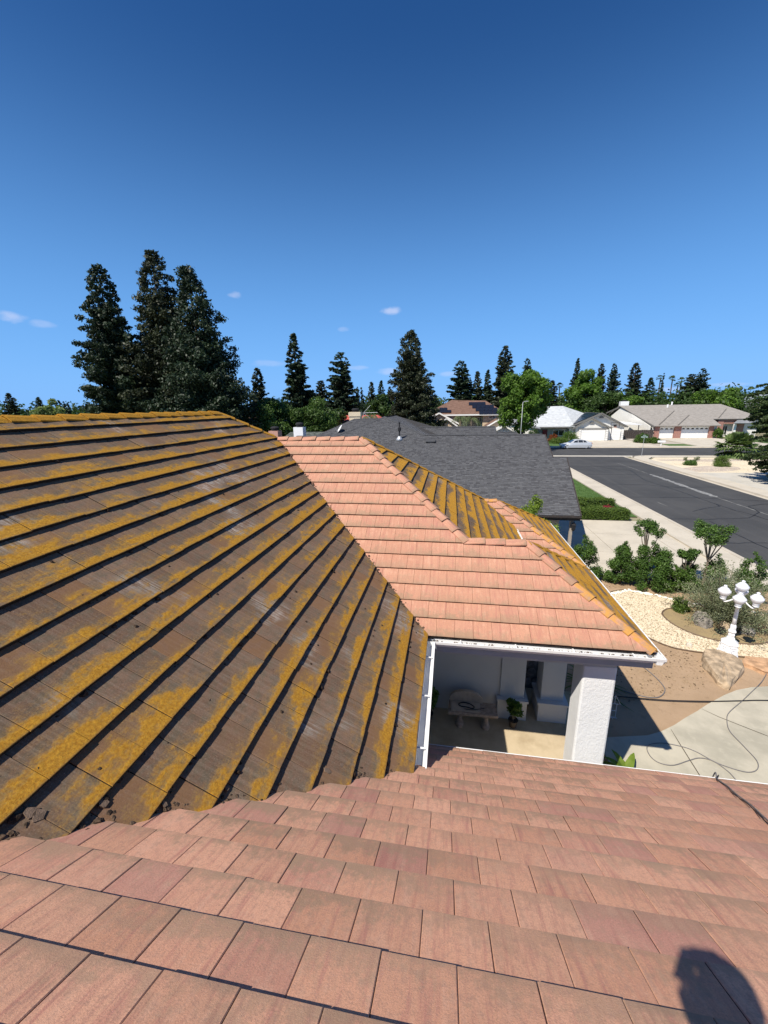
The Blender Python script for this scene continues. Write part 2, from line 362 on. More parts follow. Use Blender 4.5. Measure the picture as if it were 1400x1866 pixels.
sheet('garden_soil', [(-1, 3), (12.0, 3), (12.0, 16.6), (-1, 16.6)], -.006, M_DIRT)
sheet('street', [(13.2, -60), (23.2, -60), (23.2, 58.2), (13.2, 58.2)], -.002, M_ASPH)
sheet('cross_street', [(-160, 59.2), (220, 59.2), (220, 70.2), (-160, 70.2)], -.002, M_ASPH)
sheet('gutter_apron', [(12.9, 58.2), (24.5, 58.2), (24.5, 59.2), (12.9, 59.2)], .003, plain('apron_concrete', (.56, .52, .45), .9, var=.1, scale=2))
def kerb(name, pts, w=.16, h=.13, z0=-.02):
    b = MB(); P = [Vector((x, y, 0)) for x, y in pts]; ring = []
    for i, p in enumerate(P):
        t = (P[min(i + 1, len(P) - 1)] - P[max(i - 1, 0)]).normalized(); n = Vector((-t.y, t.x, 0))
        ring += [p - n * w / 2 + Vector((0, 0, z0)), p - n * w * .42 + Vector((0, 0, h)), p + n * w * .42 + Vector((0, 0, h)), p + n * w / 2 + Vector((0, 0, z0))]
    fs = []
    for i in range(len(P) - 1):
        for k in range(3): fs.append((i * 4 + k, (i + 1) * 4 + k, (i + 1) * 4 + k + 1, i * 4 + k + 1))
    b.add(ring, fs); return tag(b.build(name, M_KERB), kind='structure')
corner = [(23.3 + 2.6 * (1 - cos(a)), 55.9 + 2.6 * sin(a)) for a in np.linspace(0, pi / 2, 8)]
kerb('kerb', [(13.1, y) for y in np.linspace(-40, 56, 30)]); kerb('kerb', [(23.3, y) for y in np.linspace(-40, 55.9, 30)] + corner[1:] + [(x, 58.5) for x in np.linspace(27, 180, 20)])
kerb('kerb', [(x, 70.3) for x in np.linspace(-120, 180, 40)])
sheet('gutter_strip', [(13.18, -40), (13.5, -40), (13.5, 58), (13.18, 58)], .002, M_KERB); sheet('gutter_strip', [(22.9, -40), (23.22, -40), (23.22, 58), (22.9, 58)], .002, M_KERB)
sheet('gutter_strip', [(-60, 69.8), (150, 69.8), (150, 70.22), (-60, 70.22)], .002, M_KERB)
def raised(name, poly, z1, mat, z0=-.02):
    b = MB(); b.slab([(x, y, z1) for x, y in poly], z1 - z0); return tag(b.build(name, mat), kind='structure')
raised('pavement', [(11.75, 16), (13.03, 16), (13.03, 56), (11.75, 56)], .115, M_CONC2)
raised('pavement', [(23.38, 20), (24.7, 20), (24.7, 55), (26, 57), (150, 57), (150, 58.42), (25.4, 58.42), (24.1, 57.5), (23.38, 55.9)], .115, M_CONC2)
raised('pavement', [(-60, 70.38), (150, 70.38), (150, 71.8), (-60, 71.8)], .115, M_CONC2)
# neighbour's driveway, cast in bays with joints between them
bays = []
xs = [4.9, 7.95, 10.85, 13.02]; ys = [16.7, 19.6, 22.55, 25.35]
for i in range(3):
    for j in range(3):
        b = MB(); g = .012; b.slab([(xs[i] + g, ys[j] + g, .05), (xs[i + 1] - g, ys[j] + g, .05 + (.0 if i < 2 else -.03)), (xs[i + 1] - g, ys[j + 1] - g, .05 + (.0 if i < 2 else -.03)), (xs[i] + g, ys[j + 1] - g, .05)], .07)
        bays.append(b)
base = MB(); base.box((4.88, 16.68, -.03), (13.02, 25.37, -.004)); drv = tag(base.build('driveway', M_CONC2), kind='structure')
for b in bays: b.build('concrete_bay', M_CONC2, drv)
raised('driveway', [(24.72, 30), (42, 30), (42, 41.5), (31, 44.5), (24.72, 44.2)], .10, concrete_mat('concrete_drive_far', (.50, .47, .41), (.40, .38, .33), .7))
raised('driveway', [(22.8, 71.82), (33.5, 71.82), (33.3, 84.5), (24.0, 84.5)], .07, M_CONC2)
raised('driveway', [(39.5, 71.82), (52.5, 71.82), (50.6, 88.6), (40.2, 88.6)], .07, M_CONC2)
M_LAWN = ground_mat('lawn_green', (.060, .115, .028), (.085, .150, .040), (.04, .08, .02), 1.2, 40, .8)
sheet('lawn', [(4, 26.4), (11.74, 26.4), (11.74, 56), (4, 56)], .04, M_LAWN)
sheet('lawn', [(5, 71.82), (22.7, 71.82), (22.7, 86), (5, 86)], .04, M_LAWN)
sheet('lawn', [(35.5, 71.82), (39.3, 71.82), (39.3, 76), (35.5, 76)], .04, M_LAWN); sheet('lawn', [(52.7, 71.82), (60, 71.82), (60, 90), (52.7, 90)], .04, M_LAWN)
sheet('gravel_bed', [(33.6, 71.82), (39.4, 71.82), (39.4, 90), (33.6, 90)], .03, ground_mat('grey_gravel', (.40, .35, .29), (.46, .41, .35), (.3, .26, .2), .6, 20))
# corner island across the street: pale gravel with two darker beds
M_PALEG = ground_mat('pale_gravel', (.62, .53, .38), (.68, .59, .44), (.45, .38, .26), .4, 22, .5)
M_GREYG = ground_mat('mixed_gravel', (.40, .33, .27), (.50, .43, .36), (.20, .17, .14), 1.0, 14, .6)
sheet('gravel_bed', [(24.72, 44.5), (31, 44.8), (42, 41.8), (60, 41.8), (60, 56.9), (26.3, 56.9), (24.72, 54.5)], .05, M_PALEG)
def blob(cx, cy, rx, ry, n=26, seed=0, rot=0):
    q = random.Random(seed); ph = [q.uniform(0, 6.3) for _ in range(3)]
    out = []
    for k in range(n):
        a = 2 * pi * k / n; r = 1 + .10 * sin(2 * a + ph[0]) + .06 * sin(3 * a + ph[1]); x = rx * r * cos(a); y = ry * r * sin(a)
        out.append((cx + x * cos(rot) - y * sin(rot), cy + x * sin(rot) + y * cos(rot)))
    return out
sheet('gravel_bed', blob(27.3, 47.2, 3.6, 1.8, seed=1, rot=.35), .056, M_GREYG); sheet('gravel_bed', blob(30.5, 54.3, 5.2, 1.1, seed=2), .056, M_GREYG); sheet('gravel_bed', blob(38.5, 55.2, 4, 1.3, seed=3), .056, M_GREYG)
# worn centre line, short marks, crack sealant
def strip(name, pts, w, z, mat, jit=0, label=None, cat=None, kind=None, seed=0):
    q = random.Random(seed); P = [Vector((x, y, 0)) for x, y in pts]; F = []
    for i in range(len(P) - 1):
        n = max(1, int((P[i + 1] - P[i]).length / .35)); F += [P[i].lerp(P[i + 1], k / n) for k in range(n)]
    F.append(P[-1]); vs = []; L = len(F)
    for i, p in enumerate(F):
        t = (F[min(i + 1, L - 1)] - F[max(i - 1, 0)]).normalized(); n = Vector((-t.y, t.x, 0)); o = n * q.uniform(-jit, jit); ww = w * (q.uniform(.6, 1.3) if jit else 1) * (1 if 0 < i < L - 1 else .3)
        vs += [p + o - n * ww / 2 + Vector((0, 0, z)), p + o + n * ww / 2 + Vector((0, 0, z))]
    b = MB(); b.add(vs, [(2 * i, 2 * i + 2, 2 * i + 3, 2 * i + 1) for i in range(L - 1)]); o = b.build(name, mat); return tag(o, label, cat, None, kind)
M_LINE = ground_mat('worn_paint', (.19, .19, .18), (.10, .10, .10), (.34, .33, .31), 1.5, 8, .1); M_TAR = plain('tar', (.022, .022, .023), .6)
strip('road_marking', [(19.9, 52), (19.9, 44)], .10, .0025, M_LINE, .02, kind='structure'); strip('road_marking', [(19.95, 43.5), (19.9, 38), (19.9, 33)], .42, .0025, plain('bright_worn_paint', (.22, .22, .215), .8, var=.35, scale=5), .05, kind='structure', seed=3)
strip('road_marking', [(19.9, 33), (19.95, 26), (19.9, 10)], .13, .0025, M_LINE, .02, kind='structure', seed=4); strip('road_marking', [(14.9, 31), (15.0, 29.6)], .10, .0025, M_LINE, .02, kind='structure'); strip('road_marking', [(16.0, 22.2), (16.9, 21.2), (17.4, 18)], .12, .0025, M_LINE, .03, kind='structure')
for i, L in enumerate(([(16.2, 50), (17.6, 47), (19.08, 46.1), (17.93, 39.83), (18.34, 35.87), (18.51, 31.51), (18.68, 29.02), (19.01, 27.95), (19.4, 24), (20.5, 20)], [(15.82, 28.28), (17.21, 29.34), (18.39, 29.94), (18.6, 30.9)], [(13.3, 26.29), (15.74, 26.39), (18.29, 26.99), (19.89, 28.5), (20.3, 30.2), (21.6, 30.9), (22.9, 31)], [(13.5, 37.9), (17.15, 37.66), (18.98, 36.65), (22.9, 37.2)], [(13.5, 32.5), (18.55, 32.64), (22.8, 31.88)], [(13.5, 21.7), (16.04, 22.03), (22.8, 21.6)], [(13.5, 43.0), (18, 43.2), (22.8, 42.6)], [(13.5, 49.0), (18, 48.6), (22.8, 49.3)], [(15.6, 26), (15.4, 21.8), (15.9, 16)])):
    strip('tar_seam', L, .07, .0045, M_TAR, .04, kind='structure', seed=i)

# our front garden: curved concrete path, pale gravel island with an inner bed
path_edge = [(3.3, 7.7), (3.66, 7.77), (4.38, 7.92), (4.72, 8.08), (5.1, 8.32), (5.46, 8.59), (5.85, 8.86), (6.21, 9.13), (6.8, 9.53), (7.2, 9.76), (7.64, 9.93), (8.1, 10.03), (8.8, 10.08), (10, 10.0), (12.9, 9.8)]
raised('garden_path', path_edge + [(12.9, 2), (3.3, 2)], .03, M_CONC)
for L in ([(4.95, 8.17), (4.87, 6.2), (4.8, 2.5)], [(5.97, 8.93), (6.2, 8.72), (6.89, 8.25), (8.6, 7.0), (10.5, 5.6)]):
    strip('path_joint', L, .022, .0345, plain('joint_dirt', (.07, .06, .045), 1), .004, kind='structure')
isl = [(5.97, 14.3), (6.05, 14.9), (6.35, 15.25), (6.9, 15.4), (7.5, 15.15), (8.2, 14.75), (9.2, 14.3), (10.6, 14.1), (11.9, 13.8), (11.9, 11.2), (9.2, 11.25), (8.4, 11.3), (7.58, 11.36), (7.0, 11.42), (6.5, 11.6), (6.1, 12.1), (5.92, 12.9), (5.9, 13.6)]
M_WG = ground_mat('island_gravel', (.50, .41, .27), (.57, .48, .33), (.30, .23, .14), 1.5, 45, .7)
sheet('gravel_island', isl, .012, M_WG)
inner = [(7.5, 13.9), (7.25, 13.5), (7.3, 12.9), (7.55, 12.45), (7.95, 12.15), (8.5, 12.0), (9.3, 12.1), (10.0, 12.6), (10.2, 13.5), (9.6, 14.1), (8.6, 14.25), (7.9, 14.1)]
sheet('planting_bed', inner, .022, ground_mat('bed_soil', (.33, .25, .13), (.28, .21, .12), (.18, .13, .08), 2, 50, .5, .5))
def smooth_loop(P, n=6, closed=True):
    out = []; L = len(P); rngi = range(L if closed else L - 1)
    for i in rngi:
        p0, p1, p2, p3 = [Vector((*P[j % L if closed else max(0, min(L - 1, j))], 0)) if len(P[0]) == 2 else Vector(P[j % L if closed else max(0, min(L - 1, j))]) for j in (i - 1, i, i + 1, i + 2)]
        for k in range(n):
            t = k / n; out.append(.5 * ((2 * p1) + (-p0 + p2) * t + (2 * p0 - 5 * p1 + 4 * p2 - p3) * t * t + (-p0 + 3 * p1 - 3 * p2 + p3) * t ** 3))
    if not closed: out.append(Vector((*P[-1], 0)) if len(P[0]) == 2 else Vector(P[-1]))
    return out
M_EDGING = plain('edging', (.13, .09, .06), .8)
for nm, P in (('island', isl), ('bed', inner)):
    L = smooth_loop(P); b = MB(); b.tube([Vector((p.x, p.y, .02)) for p in L] + [Vector((L[0].x, L[0].y, .02))], .022 if nm == 'island' else .03, 5)
    tag(b.build('garden_edging', M_EDGING), 'thin dark edging strip bent round the pale gravel island' if nm == 'island' else 'thin dark edging strip round the soil bed inside the gravel', 'edging')
def inside(p, poly):
    c = False; n = len(poly)
    for i in range(n):
        a = poly[i]; b = poly[i - 1]
        if (a[1] > p[1]) != (b[1] > p[1]) and p[0] < (b[0] - a[0]) * (p[1] - a[1]) / (b[1] - a[1]) + a[0]: c = not c
    return c
def stones(name, poly, n, smin, smax, mat, z=.015, excl=None, seed=1):
    q = random.Random(seed); xs = [p[0] for p in poly]; ys = [p[1] for p in poly]; V = []; F = []
    while n > 0:
        x = q.uniform(min(xs), max(xs)); y = q.uniform(min(ys), max(ys))
        if not inside((x, y), poly) or (excl and inside((x, y), excl)): continue
        n -= 1; s = q.uniform(smin, smax); a = q.uniform(0, 6.3); b = len(V)
        for k in range(4): V.append((x + s * q.uniform(.7, 1.2) * cos(a + k * pi / 2), y + s * q.uniform(.7, 1.2) * sin(a + k * pi / 2), z + s * .1))
        V.append((x, y, z + s * q.uniform(.5, .9))); F += [(b, b + 1, b + 4), (b + 1, b + 2, b + 4), (b + 2, b + 3, b + 4), (b + 3, b, b + 4)]
    o = bpy.data.objects.new(name, np_mesh(name, V, F, mat, 3)); col.objects.link(o); tag(o, kind='stuff'); return o
def pebble_mat(name, cols):
    n = NT(name); r = n.island(); c = n.mix(r, cols[0], cols[1]); c = n.mix(n.math('GREATER_THAN', n.math('FRACT', n.math('MULTIPLY', r, 13.7)), .8), c, cols[2]); n.base(c); n.b.inputs['Roughness'].default_value = .85; return n.m
M_PEB = pebble_mat('pebbles', ((.58, .48, .33), (.70, .61, .46), (.30, .23, .15)))
tag(stones('gravel', isl, 15000, .014, .034, M_PEB, .012, inner), 'pale cream gravel stones of the garden island', 'gravel')
tag(stones('gravel', [(24.9, 45), (31, 45), (40, 42.5), (44, 50), (40, 56), (26.4, 56.4)], 5000, .02, .05, pebble_mat('corner_pebbles', ((.60, .51, .37), (.70, .61, .46), (.42, .35, .27))), .05, seed=2), 'pale gravel of the corner garden across the street', 'gravel')
tag(stones('soil_crumbs', [(3.6, 8.6), (6.5, 9.8), (7.2, 11), (5.8, 12.5), (5.6, 15.4), (10, 16), (4.2, 16)], 3500, .008, .03, pebble_mat('crumb', ((.30, .21, .13), (.40, .29, .18), (.14, .10, .06))), 0, isl, seed=3), 'crumbs and dry leaves on the bare garden soil', 'soil')
# ridge of white stones along the far side of the island
q = random.Random(5); b = MB()
for i in range(190):
    t = q.random() * 10; 
    L = [(6.05, 14.95), (6.9, 15.42), (7.6, 15.15), (8.3, 14.75), (9.3, 14.35), (10.6, 14.1)]; k = min(4, int(t / 2)); f = t / 2 - k; x = L[k][0] + (L[k + 1][0] - L[k][0]) * f; y = L[k][1] + (L[k + 1][1] - L[k][1]) * f - .06
    s = q.uniform(.03, .06); b.lathe([(s * .5, 0), (s, s * .5), (s * .5, s * .95)], 5, (x + q.uniform(-.06, .06), y + q.uniform(-.06, .06), .01))
tag(b.build('white_stones', plain('white_stone', (.80, .76, .66), .8), smooth=False), 'line of white stones at the far edge of the gravel island', 'stones', kind='stuff')

# ------------------------------------------------------------------ our house: tiled roofs
PT = .688; CS = 1 / sqrt(1 + PT * PT)
E = .35
house = thing('tiled_house', 'house with pink and moss covered concrete tile roofs filling the foreground', 'house', (0, 5, 0))
TILES = []   # (priority, kind, data)
def pix(p):
    d = Vector(p) - CAM; z = d.dot(_f)
    if z < .15: return None
    return (700 + 726.5 * d.dot(R_) / z, 933 - 726.5 * d.dot(U_) / z)
def wedge(poly, s0, W, a0, e=E, th=.032, hb=.049, ht=.014, thick=False):
    """tile footprint polygon in (a,s) -> local verts, faces, uvs ; s measured from the butt s0"""
    if thick: th, hb, ht = .042, .060, .016
    n = len(poly); cx = sum(p[0] for p in poly) / n; cy = sum(p[1] for p in poly) / n
    top = lambda s: hb + (ht - hb) * (s - s0) / e
    vs = []; uv = []
    for p in poly:
        dx, dy = cx - p[0], cy - p[1]; d = max(.03, sqrt(dx * dx + dy * dy)); k = .006 / d
        q = (p[0] + dx * k, p[1] + dy * k); vs.append((q[0], q[1], top(q[1])))
    for p in poly: vs.append((p[0], p[1], top(p[1]) - .004))
    for p in poly: vs.append((p[0], p[1], top(p[1]) - th))
    src = poly * 3
    for p in src: uv.append(((p[0] - a0, p[1] - s0), ((p[0] - a0) / W, (p[1] - s0) / e)))
    fs = [tuple(range(n))]
    for r in (0, 1):
        for i in range(n): j = (i + 1) % n; fs.append((r * n + i, (r + 1) * n + i, (r + 1) * n + j, r * n + j))
    return vs, fs, uv
def tiled(roof, O, up, pieces, mat, W, aoff, first=E, rowmax=60, p=PT, gap=.0026, jit=1.0, seed=0, e=E, oddshift=.5, wearrow=0):
    """O eave origin, up horizontal unit vector up the slope; pieces: list of (plan polygon, row_from, row_to)"""
    q = random.Random(seed); c = 1 / sqrt(1 + p * p)
    up = Vector((up[0], up[1], 0)); es = (up + Vector((0, 0, p))) * c; en = (Vector((0, 0, 1)) - up * p) * c; ex = es.cross(en)
    O = Vector(O); M0 = Matrix((ex, es, en)).transposed().to_4x4()
    for plan, r0, r1 in pieces:
        P2 = []
        for x, y in plan:
            d = Vector((x - O.x, y - O.y, 0)); P2.append((d.dot(ex), d.dot(up) / c))
        smax = max(v[1] for v in P2); amin = min(v[0] for v in P2); amax = max(v[0] for v in P2)
        for k in range(r0, min(r1, rowmax)):
            s0 = 0 if k == 0 else first + (k - 1) * e; s1 = first + k * e
            if s0 > smax: break
            ee = s1 - s0
            off = aoff + (W * oddshift if k % 2 else 0)
            i0 = int(math.floor((amin - off) / W)) - 1; i1 = int(math.ceil((amax - off) / W)) + 1
            for i in range(i0, i1):
                a0 = off + i * W; rect = [(a0 + gap / 2, s0), (a0 + W - gap / 2, s0), (a0 + W - gap / 2, s1 + .03), (a0 + gap / 2, s1 + .03)]
                cl = clip(rect, P2)
                if len(cl) < 3: continue
                A = parea(cl); full = A > .995 * parea(rect)
                if A < .002: continue
                cen = O + ex * (a0 + W / 2) + es * (s0 + ee / 2)
                cc = (sum(v[0] for v in cl) / len(cl), sum(v[1] for v in cl) / len(cl)); cen = O + ex * cc[0] + es * cc[1]
                px = pix(cen); vis = 0
                if px and -90 < px[0] < 1490 and px[1] < 1960:
                    pp = [pix(O + ex * a + es * s) for a, s in cl]
                    if all(pp): vis = parea(pp)
                TILES.append(dict(vis=vis, roof=roof, full=full, cl=cl, s0=s0, a0=a0, W=W, ee=ee, O=O, M=M0, ex=ex, es=es, en=en, mat=mat, rnd=q.random(), dz=q.uniform(-.003, .003) * jit, rot=q.uniform(-.006, .006) * jit, ds=q.uniform(-.003, .003) * jit))
def deck(name_polys, parent, mat=M_DECK):
    b = MB()
    for P in name_polys: b.slab(P, .06)
    return b.build('roof', mat, parent)
def pl(x, y, x0, z0, p=PT):   # plane rising to -x
    return (x, y, z0 + p * (x0 - x))
# eave planes
ZE, ZL = 2.97, 2.15
YF, YN, XL, XR = 6.43, 4.80, -.34, 3.458
RX, RZ = -6.05, 2.97 + PT * (6.05 - .34)
NR = -1.4  # ridge of near wing
zn = lambda y: ZL + PT * (YN - y)
zf = lambda y: ZE + PT * (y - YF)
zb = lambda x: ZE + PT * (XL - x)
h_ = .012
roof_near = deck([[(-.42, YN, zn(YN) - h_), (6.6, YN, zn(YN) - h_), (6.6, NR, zn(NR) - h_), (-5.33, NR, zn(NR) - h_), (-.42, 3.53, zn(3.53) - h_)], [(-5.33, NR, zn(NR) - h_), (6.6, NR, zn(NR) - h_), (6.6, -7.6, ZL), (-5.33, -7.6, ZL)]], house)
roof_moss = deck([[(XL, 3.61, ZE - h_), (XL, YF, ZE - h_), (-5.0, 11.09, zb(-5.0) - h_), (RX, 10.04, RZ - h_), (RX, -2.1, RZ - h_)], [(RX, 10.04, RZ - h_), (RX, -9, RZ - h_), (-11.8, -9, ZE), (-11.8, 15.8, ZE)], [(RX, 10.04, RZ - h_), (-11.8, 15.8, ZE), (-5.0, 15.8, ZE), (-5.0, 11.09, zf(11.09) - .01)], [(-.3, -9, ZE - .3), (-5.4, -9, zb(-5.4) - .3), (-5.4, NR, zb(-5.4) - .3), (-.3, NR - .3, ZE - .3)]], house)
AX = (1.65, 8.235); MH = (-2.42, 11.05); XE = 2.2
zf1 = lambda x: ZE + PT * (XE - x)
roof_far = deck([[(XL, YF, ZE - h_), (XR, YF, ZE - h_), (AX[0], AX[1], zf(AX[1]) - h_), (.39, 8.235, zf(8.235) - h_), (MH[0], MH[1], zf(MH[1]) - h_), (-5.0, MH[1], zf(MH[1]) - h_)],
                 [(MH[0], MH[1], zf1(MH[0]) - h_ - .01), (.39, 8.24, zf1(.39) - h_ - .01), (XE, 10.05, ZE - h_), (XE, 13.5, ZE - h_), (1.25, 14.65, zf1(1.25) - h_ - .02)],
                 [(XR, YF, ZE - h_), (XR, 10.04, ZE - h_), (AX[0], AX[1], zf(AX[1]) - h_)],
                 [(XR, 10.04, ZE - h_), (XE - .2, 10.2, ZE - h_ - .05), (.39, 8.235, zf(8.235) - h_), (AX[0], AX[1], zf(AX[1]) - h_)],
                 [(MH[0], MH[1], zf(MH[1]) - h_), (-5.0, MH[1], zf(MH[1]) - h_), (-5.0, 15.67, ZE), (XE, 15.67, ZE)]], house)
P2 = .588; ap = (1.72, 14.65, 3.62); YA, YB, XG = 12.15, 17.15, 4.17
roof_garage = deck([[(XG, YA, ZL - h_), (ap[0], ap[1], ap[2] - h_), (.9, ap[1], ap[2] - h_), (XE + .1, 13.4, 2.88), (XE + .1, YA, ZL - h_)], [(XG, YA, ZL - h_), (XG, YB, ZL - h_), (ap[0], ap[1], ap[2] - h_)], [(XG, YB, ZL - h_), (.9, YB, ZL - h_), (.9, ap[1], ap[2] - h_), (ap[0], ap[1], ap[2] - h_)]], house)
FIRST_N = .231
# near pink roof
ex_n = Vector((-1, 0, 0))
tiled(roof_near, (0, YN, ZL), (0, -1), [([(-.44, YN), (6.6, YN), (6.6, 3.6), (-.44, 3.6)], 0, 4), ([(-.355, 3.745), (6.6, 3.745), (6.6, NR), (-5.5, NR)], 4, 60)], M_TAN_SUNLIFT, .3235, .562 - .1617 + .3235 * 0 , first=FIRST_N, seed=1, jit=.8)
# big mossy roof
tiled(roof_moss, (XL, 0, ZE), (-1, 0), [([(XL + .01, 3.50), (XL + .01, YF - .01), (-5.0, 11.08), (RX, 10.04), (RX, -2.2)], 0, 60)], M_MOSS, .3265, .11, seed=2, jit=1.6)
# pink slope facing us on the entry wing
y6 = YF + 6 * E * CS
tiled(roof_far, (0, YF, ZE), (0, 1), [([(XL, YF), (XR, YF), (XR - (y6 - YF), y6), (XL - (y6 - YF), y6)], 0, 6), ([(XL - (y6 - YF), y6 + .002), (.39 + (8.235 - y6), y6 + .002), (MH[0], MH[1]), (-5.0, 11.05)], 6, 60), ([(.39, y6 + .002), (XR - (y6 - YF), y6 + .002), AX, (.39, 8.235)], 6, 7)], M_PINK, .3275, .165 - .3275, seed=3, jit=.8, gap=.0018)
# mossier end slopes facing the street
tiled(roof_far, (XE, 0, ZE), (-1, 0), [([MH, (.39, 8.24), (XE, 10.05), (XE, 13.56), (1.27, 14.70)], 0, 60)], M_MOSSY2, .3265, .05, seed=4, jit=1.5)
tiled(roof_far, (XR, 0, ZE), (-1, 0), [([AX, (XR, YF), (XR, 10.04)], 0, 60)], M_MOSSY2, .3265, .2, seed=5, jit=1.2)
tiled(roof_garage, (0, YA, ZL), (0, 1), [([(XE + .1, YA), (XG, YA), (XG - 1.18, YA + 1.2068), (XE + .1, YA + 1.2068)], 0, 4), ([(XE + .1, YA + 1.2068), (XG - 1.18, YA + 1.2068), (ap[0], ap[1]), (1.15, ap[1])], 4, 60)], M_PINK, .3275, .1, seed=6, p=P2)
tiled(roof_garage, (XG, 0, ZL), (-1, 0), [([(XG, YA), (XG, YB), (ap[0], ap[1])], 0, 60)], M_MOSSY2, .3265, .1, seed=7, p=(ap[2] - ZL) / (XG - ap[0]))
TILES.sort(key=lambda t: -t['vis'])
M_BUTT = plain('shaded_mossy_butt', (.022, .017, .012), 1.0, var=.6, scale=40)  # dark moss, taken near black so the butts' shade is in the colour
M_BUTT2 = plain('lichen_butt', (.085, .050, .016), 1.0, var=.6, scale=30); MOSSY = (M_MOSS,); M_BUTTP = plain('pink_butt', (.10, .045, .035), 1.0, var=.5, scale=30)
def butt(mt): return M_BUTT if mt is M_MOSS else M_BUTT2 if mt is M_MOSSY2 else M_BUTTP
SHARED = {}; NPART = 285; rest = {}
ho = wloc(house)
for idx, t in enumerate(TILES):
    M = t['M'].copy()
    if idx < NPART:
        if t['full']:
            key = (t['mat'].name, round(t['W'], 4), round(t['ee'], 3))
            if key not in SHARED:
                W, ee = t['W'], t['ee']; g = .0026; rect = [(g / 2, 0), (W - g / 2, 0), (W - g / 2, ee + .03), (g / 2, ee + .03)]
                b = MB(); vs, fs, uv = wedge(rect, 0, W, 0, ee, thick=t['mat'] is M_MOSS); b.add(vs, fs, 0, uv); mm = [t['mat']]
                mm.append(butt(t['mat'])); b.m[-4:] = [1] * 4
                SHARED[key] = b.mesh('roof_tile', mm)
            me = SHARED[key]; loc = t['O'] + t['ex'] * t['a0'] + t['es'] * (t['s0'] + t['ds']) + t['en'] * t['dz']
        else:
            vs, fs, uv = wedge(t['cl'], t['s0'], t['W'], t['a0'], t['ee'], thick=t['mat'] is M_MOSS); a_, s_ = t['a0'], t['s0']
            b = MB(); b.add([(v[0] - a_, v[1] - s_, v[2]) for v in vs], fs, 0, uv); mm = [t['mat']]
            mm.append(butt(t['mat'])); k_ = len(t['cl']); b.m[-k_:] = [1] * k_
            me = b.mesh('roof_tile', mm)
            loc = t['O'] + t['ex'] * a_ + t['es'] * s_ + t['en'] * t['dz']
        o = bpy.data.objects.new('roof_tile', me); col.objects.link(o); o.parent = t['roof']
        R = M @ Matrix.Rotation(t['rot'], 4, 'Y') @ Matrix.Rotation(t['rot'] * .5, 4, 'Z'); R.translation = loc - ho; o.matrix_local = R
    else:
        key = t['roof'].name
        if key not in rest: rest[key] = (t['roof'], MB(), [])
        _, b, mats = rest[key]
        if t['mat'] not in mats: mats.append(t['mat'])
        vs, fs, uv = wedge(t['cl'], t['s0'], t['W'], t['a0'], t['ee'], thick=t['mat'] is M_MOSS)
        O = t['O']; dz = t['dz']
        b.add([O + t['ex'] * v[0] + t['es'] * v[1] + t['en'] * (v[2] + dz + t['rot'] * (v[0] - t['a0'])) for v in vs], fs, mats.index(t['mat']), uv, rnd=t['rnd'] + .001)
        bm_ = butt(t['mat'])
        if bm_ not in mats: mats.append(bm_)
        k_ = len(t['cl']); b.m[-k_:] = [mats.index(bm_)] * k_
# the remaining tiles: one joined part of the house
allb = MB(); amats = []; allb.useuv = True
for key, (rf, b, mats) in rest.items():
    mm = []
    for x in mats:
        if x not in amats: amats.append(x)
        mm.append(amats.index(x))
    base_i = len(allb.v); allb.v += b.v; allb.f += [[i + base_i for i in f] for f in b.f]; allb.m += [mm[i] for i in b.m]; allb.r += b.r
    for nm in ('st', 'cell'): allb.uv[nm] += b.uv[nm]
tag(allb.build('roof_tile_field', amats, house), kind='stuff')

HK = .893; HZ = .749     # scale and lift: house shrunk about the camera point to fit ground height
def w2h(p): return Vector((p[0] / HK, p[1] / HK, (p[2] - HZ) / HK))
# ridge and hip caps
def caps(name, P0, P1, slope, mat, parent, n=None, w=.125, lift=.05, rev=False, seed=0, L=.37, mat2=None, mat2_low=True):
    """P0 -> P1 with butts towards P0 (the low end)"""
    q = random.Random(seed); P0 = Vector(P0); P1 = Vector(P1)
    if rev: P0, P1 = P1, P0
    D = P1 - P0; n = n or max(1, round(D.length / L)); step = D.length / n; d = D.normalized(); up = Vector((0, 0, 1)); side = d.cross(up).normalized(); up = side.cross(d).normalized()
    M = Matrix((side, d, up)).transposed().to_4x4()
    prof = [(-w, -w * slope * .92), (-w * .45, -w * slope * .30), (0, 0), (w * .45, -w * slope * .30), (w, -w * slope * .92)]
    for i in range(n):
        Lc = step + .035; vs = []; uv = []
        for (t, hh, ww) in ((0, lift + .022, 1.06), (1, lift - .006, .94)):
            for (x, z) in prof: vs.append((x * ww, t * Lc, z + hh)); uv.append(((x + .2, t * Lc), (.5, .05 + t * .9)))
            for (x, z) in prof: vs.append((x * ww, t * Lc, z + hh - .02)); uv.append(((x + .2, t * Lc), (.5, .05 + t * .9)))
        fs = []; k = 5
        for j in range(4): fs += [(j, j + 1, 10 + j + 1, 10 + j), (5 + j + 1, 5 + j, 15 + j, 15 + j + 1), (j + 1, j, 5 + j, 5 + j + 1), (10 + j, 11 + j, 16 + j, 15 + j)]
        fs += [(0, 10, 15, 5), (14, 4, 9, 19)]
        b = MB(); b.add(vs, fs, 0, uv); me = b.mesh(name, mat2 if (mat2 and (i < n * .45 if mat2_low else q.random() < .4)) else mat)
        o = bpy.data.objects.new(name, me); col.objects.link(o); o.parent = parent
        R = M @ Matrix.Rotation(q.uniform(-.02, .02), 4, 'Z') @ Matrix.Rotation(q.uniform(-.03, .03), 4, 'Y'); R.translation = P0 + d * (i * step) - ho + up * q.uniform(-.004, .004); o.matrix_local = R
hp = PT / sqrt(2)
caps('ridge_tile', (RX, -2.2, RZ), (RX, 9.95, RZ), PT, M_MOSSCAP, roof_moss, seed=1, L=.40, rev=False, lift=.06)
